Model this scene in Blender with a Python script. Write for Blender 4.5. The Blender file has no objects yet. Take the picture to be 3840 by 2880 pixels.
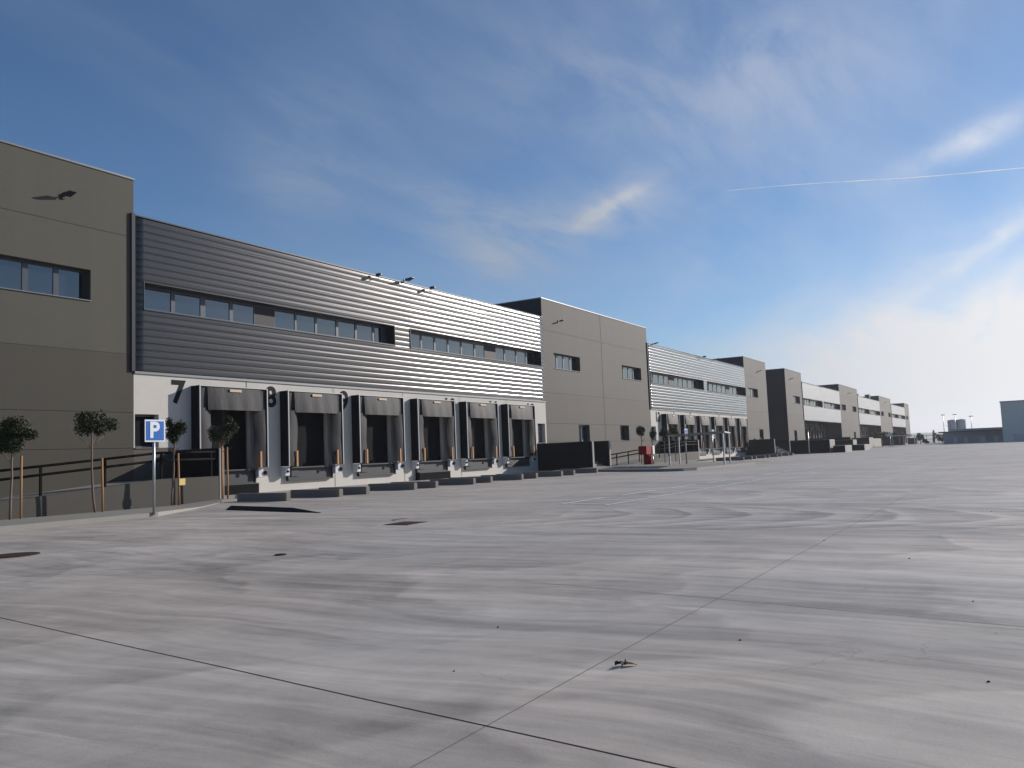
import bpy, math, random
from mathutils import Vector, Matrix
R = math.radians
random.seed(7)
scene = bpy.context.scene
COL = scene.collection

# ------------------------------------------------------------------ camera
YAW, PITCH, ROLL, F_PX, CAM_Z = 0.5412, 0.0856, -0.04, 3104.7, 1.2
fwd = Vector((math.cos(YAW)*math.cos(PITCH), math.sin(YAW)*math.cos(PITCH), math.sin(PITCH)))
r0 = Vector((math.sin(YAW), -math.cos(YAW), 0)); u0 = r0.cross(fwd)
right = r0*math.cos(ROLL) + u0*math.sin(ROLL)
up = -r0*math.sin(ROLL) + u0*math.cos(ROLL)
cam = bpy.data.cameras.new("camera"); cam_o = bpy.data.objects.new("camera", cam); COL.objects.link(cam_o)
m = Matrix((right, up, -fwd)).transposed().to_4x4(); m.translation = Vector((0, 0, CAM_Z))
cam_o.matrix_world = m
cam.sensor_width = 36; cam.lens = F_PX/3840*36; cam.clip_end = 20000; cam.clip_start = 0.05
scene.camera = cam_o
scene.view_settings.view_transform = 'Standard'; scene.view_settings.look = 'None'
scene.view_settings.gamma = 1; scene.view_settings.exposure = EXPOSURE = 0.0

# ------------------------------------------------------------------ sun + sky
SUN_AZ, SUN_EL = R(-27), R(19.5)          # azimuth measured from +X towards +Y
sdir = Vector((math.cos(SUN_AZ)*math.cos(SUN_EL), math.sin(SUN_AZ)*math.cos(SUN_EL), math.sin(SUN_EL)))
sun = bpy.data.lights.new("sun", 'SUN'); sun.energy = 5.0; sun.angle = R(0.53); sun.color = (1, .925, .85)
sun_o = bpy.data.objects.new("sun", sun); COL.objects.link(sun_o)
sun_o.rotation_euler = sdir.to_track_quat('Z', 'Y').to_euler(); sun_o.location = (30, -40, 40)

world = bpy.data.worlds.new("World"); scene.world = world; world.use_nodes = True

class NT:
    """small helper for building node trees"""
    def __init__(s, tree): s.t = tree; s.n = tree.nodes; s.l = tree.links
    def node(s, typ, **kw):
        n = s.n.new(typ)
        for k, v in kw.items():
            if k.startswith('i_'): n.inputs[k[2:].replace('_', ' ')].default_value = v
            else: setattr(n, k, v)
        return n
    def put(s, sock, v):
        if isinstance(v, bpy.types.NodeSocket): s.l.new(v, sock)
        else: sock.default_value = v
    def math(s, op, a, b=0.0, c=0.0, clamp=False):
        n = s.n.new('ShaderNodeMath'); n.operation = op; n.use_clamp = clamp
        s.put(n.inputs[0], a); s.put(n.inputs[1], b)
        if op in ('MULTIPLY_ADD', 'SMOOTH_MIN'): s.put(n.inputs[2], c)
        return n.outputs[0]
    def vmath(s, op, a, b=(0, 0, 0), scale=None):
        n = s.n.new('ShaderNodeVectorMath'); n.operation = op
        s.put(n.inputs[0], a); s.put(n.inputs[1], b)
        if scale is not None: s.put(n.inputs['Scale'], scale)
        return n.outputs['Value'] if op in ('DOT_PRODUCT', 'LENGTH') else n.outputs[0]
    def noise(s, vec, scale, detail=4, rough=.55, dist=0., out='Fac'):
        n = s.n.new('ShaderNodeTexNoise'); s.put(n.inputs['Vector'], vec)
        n.inputs['Scale'].default_value = scale; n.inputs['Detail'].default_value = detail
        n.inputs['Roughness'].default_value = rough; n.inputs['Distortion'].default_value = dist
        return n.outputs[out]
    def ramp(s, fac, stops, interp='LINEAR'):
        n = s.n.new('ShaderNodeValToRGB'); s.put(n.inputs[0], fac); cr = n.color_ramp; cr.interpolation = interp
        while len(cr.elements) > 1: cr.elements.remove(cr.elements[-1])
        for i, (p, c) in enumerate(stops):
            e = cr.elements[0] if i == 0 else cr.elements.new(p)
            e.position = p; e.color = (c, c, c, 1) if not hasattr(c, '__len__') else (*c, 1)
        return n.outputs[0]
    def mixc(s, fac, a, b, blend='MIX'):
        n = s.n.new('ShaderNodeMix'); n.data_type = 'RGBA'; n.blend_type = blend
        s.put(n.inputs[0], fac)
        for sock, v in ((n.inputs[6], a), (n.inputs[7], b)):
            s.put(sock, (*v, 1) if isinstance(v, tuple) and len(v) == 3 else v)
        return n.outputs[2]
    def mapr(s, v, a, b, c, d, smooth=True):
        n = s.n.new('ShaderNodeMapRange'); n.interpolation_type = 'SMOOTHSTEP' if smooth else 'LINEAR'
        s.put(n.inputs[0], v)
        for i, q in enumerate((a, b, c, d)): n.inputs[i+1].default_value = q
        return n.outputs[0]
    def sep(s, v):
        n = s.n.new('ShaderNodeSeparateXYZ'); s.put(n.inputs[0], v); return n.outputs
    def comb(s, x, y, z):
        n = s.n.new('ShaderNodeCombineXYZ')
        for i, q in enumerate((x, y, z)): s.put(n.inputs[i], q)
        return n.outputs[0]

def build_sky():
    k = NT(world.node_tree); k.n.clear()
    out = k.node('ShaderNodeOutputWorld'); bg = k.node('ShaderNodeBackground'); k.l.new(bg.outputs[0], out.inputs[0])
    sky = k.node('ShaderNodeTexSky'); sky.sky_type = 'NISHITA'; sky.sun_disc = False
    sky.sun_elevation = SUN_EL; sky.sun_rotation = math.pi/2 - SUN_AZ
    sky.air_density = 1.0; sky.dust_density = 0.35; sky.ozone_density = 2.2; sky.altitude = 600
    d = k.node('ShaderNodeTexCoord').outputs['Generated']
    x, y, z = k.sep(d)
    # high-altitude plane coordinates, fibres drawn out along the wind
    zz = k.math('ADD', k.math('MAXIMUM', z, 0.0), 0.10)
    p = k.comb(k.math('DIVIDE', x, zz), k.math('DIVIDE', y, zz), 0.0)
    mp = k.node('ShaderNodeMapping'); k.l.new(p, mp.inputs[0]); mp.inputs['Rotation'].default_value = (0, 0, R(-58)); mp.inputs['Scale'].default_value = (.7, 1.8, 1)
    fib = k.noise(mp.outputs[0], 1.1, 8, .56, .7)
    mp2 = k.node('ShaderNodeMapping'); k.l.new(p, mp2.inputs[0]); mp2.inputs['Rotation'].default_value = (0, 0, R(-60)); mp2.inputs['Scale'].default_value = (.35, .8, 1); mp2.inputs['Location'].default_value = (4.3, 1.7, 0)
    big = k.noise(mp2.outputs[0], .9, 6, .6, .8)
    warp = k.noise(d, 3.2, 5, .6, 0, out='Color')
    warp = k.vmath('SUBTRACT', warp, (.5, .5, .5))
    def feature(a, b, width, amp, wamt, lf=1.0, pw=1.0):
        a = Vector(a).normalized(); b = Vector(b).normalized(); c = ((a+b)/2).normalized()
        t = (b-a); L = t.length/2*lf; t = (t - c*t.dot(c)).normalized(); s_ = c.cross(t)
        dd = k.vmath('ADD', d, k.vmath('SCALE', warp, scale=wamt))
        u = k.math('DIVIDE', k.vmath('DOT_PRODUCT', dd, tuple(t)), L)
        v = k.math('DIVIDE', k.vmath('DOT_PRODUCT', dd, tuple(s_)), width)
        front = k.math('GREATER_THAN', k.vmath('DOT_PRODUCT', d, tuple(c)), 0.2)
        q = k.math('ADD', k.math('MULTIPLY', u, u), k.math('MULTIPLY', v, v))
        g = k.math('EXPONENT', k.math('MULTIPLY', q, -1.0))
        return k.math('MULTIPLY', k.math('MULTIPLY', g, amp), front)
    fibs = k.mapr(k.noise(mp.outputs[0], 2.6, 9, .62, .5), .32, .70, .30, 1.25)
    total = k.math('MULTIPLY', k.mapr(k.math('MULTIPLY_ADD', fib, .22, k.math('MULTIPLY', big, .8)), .42, .72, 0.0, 1.0), .34)
    feats = [((.858,.438,.262),(.885,.362,.298),.012,.40,.05), ((.862,.43,.268),(.893,.34,.312),.006,.30,.05), ((.80,.54,.262),(.91,.29,.292),.030,.30,.13), ((.865,.42,.275),(.90,.30,.34),.026,.22,.11),
             ((.952,.075,.285),(.949,-.05,.32),.014,.55,.02), ((.982,.10,.165),(.972,-.06,.235),.02,.30,.02),
             ((.74,.60,.31),(.86,.43,.245),.040,.42,.08), ((.79,.56,.235),(.85,.47,.225),.022,.36,.06),
             ((.70,.58,.42),(.90,.20,.40),.10,.26,.10), ((.60,.70,.36),(.72,.60,.33),.07,.34,.12), ((.86,.33,.40),(.94,.05,.42),.09,.20,.10), ((.90,.33,.235),(.93,.28,.20),.03,.25,.05)]
    for f in feats: total = k.math('ADD', total, k.math('MULTIPLY', feature(*f), fibs))
    banks = [((.985,.20,.055),(.985,-.14,.085),.055,.85,.05), ((.96,.28,.075),(.985,.05,.12),.045,.45,.06), ((.985,.117,.130),(.970,-.09,.252),.009,.26,.006), ((.985,.05,.120),(.97,-.2,.15),.045,.38,.04)]
    for f in banks: total = k.math('ADD', total, k.math('MULTIPLY', feature(*f), k.mapr(fib, .30, .7, .55, 1.15)))
    low = k.math('EXPONENT', k.math('MULTIPLY', k.math('MAXIMUM', z, 0.0), -13.0))
    toward = k.mapr(k.vmath('DOT_PRODUCT', d, (math.cos(SUN_AZ), math.sin(SUN_AZ), 0)), .3, 1.0, .08, 1.0)
    total = k.math('ADD', total, k.math('MULTIPLY', k.math('MULTIPLY', low, .9), toward))
    total = k.math('MINIMUM', k.math('MAXIMUM', total, 0.0), .97)
    glow = k.mapr(k.vmath('DOT_PRODUCT', d, tuple(sdir)), .55, 1.0, 0, 1)
    ccol = k.mixc(glow, (4.0, 4.6, 5.6), (10.8, 10.6, 10.6))
    tint = k.mixc(1.0, sky.outputs[0], (.74, .97, 1.20), 'MULTIPLY')
    c = k.mixc(total, tint, ccol)
    k.l.new(c, bg.inputs[0]); bg.inputs[1].default_value = 0.088
build_sky()

# ------------------------------------------------------------------ materials
MATS = {}
def mat(name, color, rough=.6, metal=0., spec=.5, ior=1.45, var=0., vscale=2., vdist=0., bump=0., bscale=30., fine=0., fscale=60., stretch=(1, 1, 1), coat=0.):
    if name in MATS: return MATS[name]
    ma = bpy.data.materials.new(name); ma.use_nodes = True; MATS[name] = ma
    k = NT(ma.node_tree); b = k.n['Principled BSDF']
    b.inputs['Roughness'].default_value = rough; b.inputs['Metallic'].default_value = metal
    b.inputs['Specular IOR Level'].default_value = spec; b.inputs['IOR'].default_value = ior
    if coat: b.inputs['Coat Weight'].default_value = coat
    g = k.node('ShaderNodeNewGeometry').outputs['Position']
    mp = k.node('ShaderNodeMapping'); k.l.new(g, mp.inputs[0]); mp.inputs['Scale'].default_value = stretch
    v = mp.outputs[0]
    if var or fine:
        f = k.math('MULTIPLY_ADD', k.noise(v, vscale, 5, .6, vdist), 2*var, 1-var)
        if fine: f = k.math('MULTIPLY', f, k.math('MULTIPLY_ADD', k.noise(g, fscale, 3, .6), 2*fine, 1-fine))
        c = k.vmath('SCALE', tuple(color), scale=f); k.l.new(c, b.inputs['Base Color'])
    else: b.inputs['Base Color'].default_value = (*color, 1)
    if bump:
        bn = k.node('ShaderNodeBump'); bn.inputs['Strength'].default_value = bump; bn.inputs['Distance'].default_value = .02
        k.l.new(k.noise(v, bscale, 3, .5), bn.inputs['Height']); k.l.new(bn.outputs[0], b.inputs['Normal'])
    return ma

M = dict(
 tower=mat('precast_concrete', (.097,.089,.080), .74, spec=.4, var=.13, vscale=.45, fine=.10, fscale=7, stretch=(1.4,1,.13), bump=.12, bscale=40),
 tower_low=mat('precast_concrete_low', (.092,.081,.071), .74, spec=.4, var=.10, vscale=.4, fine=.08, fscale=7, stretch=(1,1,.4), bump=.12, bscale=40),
 towerb=mat('precast_concrete_olive_vignette', (.080,.075,.061), .76, spec=.35, var=.12, vscale=.5, fine=.10, fscale=7, stretch=(1.4,1,.12), bump=.12, bscale=40),  # olive concrete of the left block, with view-edge darkening put into the colour
 towerb_low=mat('precast_concrete_olive_low_vignette', (.060,.055,.044), .76, spec=.35, var=.12, vscale=.5, fine=.08, fscale=7, stretch=(1.4,1,.15), bump=.12, bscale=40),  # its lower part, the same edge darkening in the colour
 joint=mat('joint_sealant', (.10,.09,.08), .8),
 white=mat('white_painted_concrete', (.55,.52,.475), .8, spec=.3, var=.05, vscale=.5, fine=.05, fscale=4, stretch=(1,1,.4)),
 dark=mat('dark_metal_trim', (.035,.038,.045), .35, metal=.3),
 coping=mat('coping_metal', (.17,.175,.185), .40, metal=.6),
 roof=mat('roof_membrane', (.2,.2,.2), .8),
 frame=mat('window_frame', (.06,.068,.08), .35, metal=.2),
 spandrel=mat('spandrel_panel', (.040,.038,.042), .6, spec=.3),
 glass=mat('window_glass', (.012,.016,.022), .03, spec=.5, ior=2.15),
 sill=mat('window_sill', (.20,.20,.21), .3, metal=.6),
 shelter=mat('dock_shelter_fabric', (.023,.023,.027), .62, spec=.3, var=.25, vscale=1.4, stretch=(2.5,1,.6), bump=.5, bscale=2.6),
 shelter_side=mat('dock_shelter_side', (.008,.008,.012), .7, spec=.2),
 trim=mat('shelter_edge_trim', (.34,.35,.36), .5, metal=.2),
 door=mat('dock_door', (.008,.008,.010), .8, spec=.1, var=.2, vscale=1.2),
 orange=mat('warning_orange', (.42,.19,.055), .55),
 tan=mat('paper_label', (.55,.42,.30), .7),
 bumper=mat('bumper_block', (.55,.56,.58), .5, var=.08),
 rubber=mat('black_rubber', (.012,.012,.014), .85, spec=.05),
 steel=mat('leveller_steel', (.022,.026,.034), .6),
 numb=mat('number_paint', (.006,.007,.009), .9),
 rail=mat('handrail_paint', (.008,.007,.007), .8, spec=.1),
 galv=mat('galvanised_steel', (.42,.44,.46), .38, metal=.8, var=.1, vscale=8),
 retain=mat('retaining_concrete', (.058,.053,.044), .75, var=.12, vscale=.9, fine=.1, fscale=12),
 wallshade=mat('shaded_wall_concrete', (.016,.016,.020), .85, spec=.15, var=.15, vscale=.8),  # retaining wall sides: shade is put into this near-black colour
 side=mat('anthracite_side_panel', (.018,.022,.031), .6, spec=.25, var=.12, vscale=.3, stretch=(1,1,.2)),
 pale=mat('sunlit_wall_concrete', (.30,.285,.265), .8, var=.10, vscale=1.5, fine=.1, fscale=14),  # lit copy of the wall concrete, sunlight in the colour of ends and caps
 guide=mat('guide_concrete', (.20,.178,.155), .85, spec=.3, var=.12, vscale=3, fine=.1, fscale=30),
 kerb=mat('kerb_concrete', (.25,.24,.215), .85, var=.10, vscale=2.5, fine=.1, fscale=25),
 pave=mat('pavement_concrete', (.25,.235,.21), .85, var=.12, vscale=1.2, fine=.12, fscale=20),
 bark=mat('tree_bark', (.19,.135,.105), .9, var=.25, vscale=12, bump=.4, bscale=60, stretch=(1,1,.2)),
 stake=mat('stake_wood', (.36,.19,.085), .75, var=.2, vscale=14, stretch=(1,1,.15)),
 leafa=mat('foliage', (.028,.038,.014), .6, spec=.3, var=.55, vscale=7),
 blue=mat('sign_blue', (.004,.115,.42), .4),
 signw=mat('sign_white', (.72,.74,.78), .4),
 red=mat('hydrant_red', (.24,.003,.009), .6, spec=.2),
 cabw=mat('cabinet_white', (.72,.70,.66), .5),
 iron=mat('cast_iron', (.055,.038,.030), .85, spec=.1, var=.3, vscale=14),
 plate=mat('dark_plate', (.010,.011,.016), .9, spec=.0, var=.2, vscale=3),
 green=mat('container_green', (.03,.055,.06), .6),
 farwall=mat('far_cladding', (.52,.55,.50), .6, var=.10, vscale=.25, stretch=(1,1.5,.3)),
 fardark=mat('far_dark_wall', (.27,.29,.30), .6, var=.35, vscale=.4),
 silo=mat('silo_metal', (.38,.40,.43), .45, metal=.2, var=.15, vscale=.6, stretch=(1,1,.05)),
 hill=mat('hill_vegetation', (.10,.11,.09), .95, var=.3, vscale=.01),
 leafdry=mat('dry_leaf', (.42,.26,.13), .8), leafdark=mat('dead_leaf_dark', (.06,.035,.025), .8),
 tag=mat('tag_yellow', (.72,.52,.20), .7), stone=mat('stone_pale', (.5,.47,.43), .9),
 paint=mat('road_paint', (.74,.75,.76), .75, var=.22, vscale=4),
)

def cladding_mat(name, color, rough, metal, bump):
    ma = bpy.data.materials.new(name); ma.use_nodes = True
    k = NT(ma.node_tree); b = k.n['Principled BSDF']
    g = k.node('ShaderNodeNewGeometry').outputs['Position']
    mp = k.node('ShaderNodeMapping'); k.l.new(g, mp.inputs[0]); mp.inputs['Scale'].default_value = (.35, 1, 1.2)
    f = k.math('MULTIPLY_ADD', k.noise(mp.outputs[0], .8, 4, .6), .22, .89)
    k.l.new(k.vmath('SCALE', tuple(color), scale=f), b.inputs['Base Color'])
    b.inputs['Metallic'].default_value = metal; b.inputs['Roughness'].default_value = rough
    if metal > .5: b.inputs['Coat Weight'].default_value = .9; b.inputs['Coat Roughness'].default_value = .22
    mp2 = k.node('ShaderNodeMapping'); k.l.new(g, mp2.inputs[0]); mp2.inputs['Scale'].default_value = (.7, 1, 1.3)
    bn = k.node('ShaderNodeBump'); bn.inputs['Strength'].default_value = bump; bn.inputs['Distance'].default_value = .03
    k.l.new(k.noise(mp2.outputs[0], 1.6, 3, .6, .4), bn.inputs['Height']); k.l.new(bn.outputs[0], b.inputs['Normal'])
    return ma
M['clad_dark'] = cladding_mat('dark_silver_cladding', (.036,.031,.031), .22, .9, .13)
M['clad_light'] = cladding_mat('white_silver_cladding', (.30,.305,.31), .5, .15, .06)

def ground_mat():
    ma = bpy.data.materials.new('trowelled_concrete'); ma.use_nodes = True
    k = NT(ma.node_tree); b = k.n['Principled BSDF']
    g = k.node('ShaderNodeNewGeometry').outputs['Position']
    x, y, z = k.sep(g)
    # slow bending of the trowel direction
    w1 = k.noise(g, .11, 3, .5, 0, out='Color')
    w = k.vmath('SCALE', k.vmath('SUBTRACT', w1, (.5, .5, .5)), scale=2.6)
    gw = k.vmath('ADD', g, w)
    def stretched(rot, sx, sy, loc, scale, det, rough, dist):
        mp = k.node('ShaderNodeMapping'); k.l.new(gw, mp.inputs[0]); mp.inputs['Rotation'].default_value = (0, 0, R(rot)); mp.inputs['Scale'].default_value = (sx, sy, 1); mp.inputs['Location'].default_value = (*loc, 0)
        return k.noise(mp.outputs[0], scale, det, rough, dist)
    s1 = stretched(-8, 1.5, .17, (0, 0), 1.0, 7, .62, .7)          # fine sweeps across the yard
    s2 = stretched(5, .45, .085, (7, 3), 1.0, 5, .6, 1.2)          # broad sweeps
    # overlapping trowel passes: soft on one side, crisp on the other
    s4 = stretched(-4, .50, .11, (3, 9), .55, 3, .45, .5)
    saw = k.math('FRACT', k.math('MULTIPLY', s4, 6.5))
    saw = k.math('MULTIPLY', k.math('SUBTRACT', saw, .45), k.mapr(saw, .93, 1.0, 1, -.6))
    s5 = stretched(22, .34, .15, (13, 2), .5, 3, .5, 1.6)
    saw2 = k.math('FRACT', k.math('MULTIPLY', s5, 5.0))
    saw2 = k.math('MULTIPLY', k.math('SUBTRACT', saw2, .45), k.mapr(saw2, .92, 1.0, 1, -.6))
    # nested arcs left by the machine in lanes, opening the same way
    def arcs(x0, x1, y0, y1, k_, freq, amp_noise):
        c0 = (x0+x1)/2; hw = (x1-x0)/2
        nz = k.noise(g, .6, 4, .55)
        xx = k.math('DIVIDE', k.math('SUBTRACT', k.math('ADD', x, k.math('MULTIPLY', k.math('SUBTRACT', k.noise(g, .25, 2, .5), .5), 1.0)), c0), hw)
        ph = k.math('SUBTRACT', y, k.math('MULTIPLY', k.math('MULTIPLY', xx, xx), k_))
        ph = k.math('ADD', k.math('MULTIPLY', ph, freq), k.math('MULTIPLY', nz, amp_noise))
        fr = k.math('FRACT', ph)
        p_ = k.math('MULTIPLY', k.math('SUBTRACT', fr, .5), k.mapr(fr, .90, 1.0, 1, -1))
        fine_ = k.math('SUBTRACT', k.noise(k.comb(k.math('MULTIPLY', ph, 3.0), k.math('MULTIPLY', x, .15), 0.0), 1.5, 4, .6), .5)
        p_ = k.math('ADD', p_, k.math('MULTIPLY', fine_, .9))
        m_ = k.math('MULTIPLY', k.mapr(k.math('ABSOLUTE', xx), .75, 1.15, 1, 0), k.math('MULTIPLY', k.mapr(y, y0-1.5, y0, 0, 1), k.mapr(y, y1, y1+1.5, 1, 0)))
        return k.math('MULTIPLY', p_, m_)
    arcsum = k.math('MULTIPLY', arcs(12.1, 16.6, -8, 7.0, 1.7, .85, 1.1), .50)
    arcsum = k.math('ADD', arcsum, k.math('MULTIPLY', arcs(8.9, 12.0, -9, .6, 1.5, .62, 1.3), .42))
    arcsum = k.math('ADD', arcsum, k.math('MULTIPLY', arcs(2.6, 4.9, -4, 1.6, -1.3, .60, .9), .26))
    arcsum = k.math('ADD', arcsum, k.math('MULTIPLY', arcs(5.2, 8.6, -6, 12, -1.6, .40, 1.6), .26))
    arcsum = k.math('ADD', arcsum, k.math('MULTIPLY', arcs(17.2, 24, -20, 9, 3.0, .40, 1.6), .30))
    arcsum = k.math('ADD', arcsum, k.math('MULTIPLY', arcs(1.4, 3.9, 2.4, 9, -1.1, .55, 1.0), .22))
    # faint pale wheel tracks running along the yard
    trk = 0.0
    for yc, w_, am in ((3.55, .16, .09), (5.35, .18, .08), (6.9, .14, .05), (-1.6, .2, .05), (11.2, .3, .06)):
        dy = k.math('ABSOLUTE', k.math('SUBTRACT', k.math('ADD', y, k.math('MULTIPLY', k.math('SUBTRACT', k.noise(g, .2, 2, .5), .5), .9)), yc))
        trk = k.math('ADD', trk, k.math('MULTIPLY', k.mapr(dy, w_*.5, w_*1.6, am, 0), k.mapr(k.noise(g, 1.1, 4, .6), .4, .6, .25, 1)))
    blot = k.noise(g, .18, 4, .55, .6)
    f = k.math('ADD', k.math('MULTIPLY', k.mapr(s1, .32, .68, -1, 1), .115), k.math('MULTIPLY', k.mapr(s2, .3, .7, -1, 1), .07))
    f = k.math('ADD', f, k.math('MULTIPLY', saw, .13)); f = k.math('ADD', f, k.math('MULTIPLY', saw2, .13))
    f = k.math('ADD', k.math('ADD', f, arcsum), trk)
    f = k.math('ADD', f, k.math('MULTIPLY', k.mapr(blot, .3, .7, -1, 1), .09))
    f = k.math('ADD', f, k.math('MULTIPLY', k.math('SUBTRACT', k.noise(g, 7, 6, .7), .5), .16))
    f = k.math('ADD', f, k.math('MULTIPLY', k.math('SUBTRACT', k.noise(g, 80, 3, .7), .5), .30))
    s6 = stretched(-5, 4.2, .30, (1, 5), 1.0, 5, .65, .9)           # thin bright and dark streaks
    f = k.math('ADD', f, k.math('MULTIPLY', k.mapr(s6, .34, .66, -1, 1), .14))
    s7 = stretched(3, 2.2, .13, (11, 4), 1.0, 6, .7, 1.3)
    f = k.math('ADD', f, k.math('MULTIPLY', k.math('POWER', k.mapr(s7, .5, .74, 0, 1), 2.0), .32))
    rg = k.node('ShaderNodeTexVoronoi'); rg.feature = 'F1'; rg.inputs['Scale'].default_value = .38
    wv = k.vmath('SCALE', k.vmath('SUBTRACT', k.noise(g, .5, 3, .5, 0, out='Color'), (.5, .5, .5)), scale=2.2)
    mpv = k.node('ShaderNodeMapping'); k.l.new(k.vmath('ADD', g, wv), mpv.inputs[0]); mpv.inputs['Scale'].default_value = (1, .42, 0)
    k.l.new(mpv.outputs[0], rg.inputs['Vector'])
    ringv = k.noise(k.comb(k.math('MULTIPLY', rg.outputs['Distance'], 7.0), k.math('MULTIPLY', blot, 1.5), 0.0), 1.6, 5, .68, .15)
    f = k.math('ADD', f, k.math('MULTIPLY', k.mapr(ringv, .34, .66, -1, 1), .075))
    mot = k.math('MULTIPLY', k.mapr(k.noise(g, 2.3, 6, .68, .3), .36, .64, -1, 1), .045)
    f = k.math('ADD', f, mot)
    cr = k.node('ShaderNodeTexVoronoi'); cr.feature = 'DISTANCE_TO_EDGE'; cr.inputs['Scale'].default_value = .22
    k.l.new(k.vmath('ADD', g, k.vmath('SCALE', k.vmath('SUBTRACT', k.noise(g, 1.2, 5, .6, 0, out='Color'), (.5, .5, .5)), scale=.9)), cr.inputs['Vector'])
    crk = k.math('MULTIPLY', k.mapr(cr.outputs['Distance'], .0, .0022, 1, 0), k.mapr(k.noise(g, .3, 2, .5), .50, .60, 0, 1))
    f = k.math('SUBTRACT', f, k.math('MULTIPLY', crk, .22))
    sp = k.mapr(k.noise(g, 26, 2, .5), .70, .78, 0, 1)
    f = k.math('SUBTRACT', f, k.math('MULTIPLY', sp, .14))
    f = k.math('ADD', f, 1.0)
    tintf = k.mapr(k.noise(g, .22, 3, .5), .35, .65, 0, 1)
    c = k.mixc(tintf, (.412, .362, .314), (.392, .361, .320))
    c = k.vmath('SCALE', c, scale=f)
    k.l.new(c, b.inputs['Base Color'])
    rf = k.math('ADD', .56, k.math('MULTIPLY', k.mapr(s1, .3, .7, 0, 1), .14)); k.l.new(rf, b.inputs['Roughness'])
    b.inputs['Specular IOR Level'].default_value = .42
    bn = k.node('ShaderNodeBump'); bn.inputs['Strength'].default_value = .12; bn.inputs['Distance'].default_value = .01
    k.l.new(k.noise(g, 55, 4, .65), bn.inputs['Height']); k.l.new(bn.outputs[0], b.inputs['Normal'])
    return ma
M['ground'] = ground_mat()

# ------------------------------------------------------------------ mesh helpers
ORG = {}
def tag(o, label=None, cat=None, group=None, kind=None):
    if label: o['label'] = label
    if cat: o['category'] = cat
    if group: o['group'] = group
    if kind: o['kind'] = kind
    return o
def thing(name, loc, label, cat, group=None):
    o = bpy.data.objects.new(name, None); COL.objects.link(o); o.location = loc; o.empty_display_size = .3
    ORG[o.name] = Vector(loc); return tag(o, label, cat, group)

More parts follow.
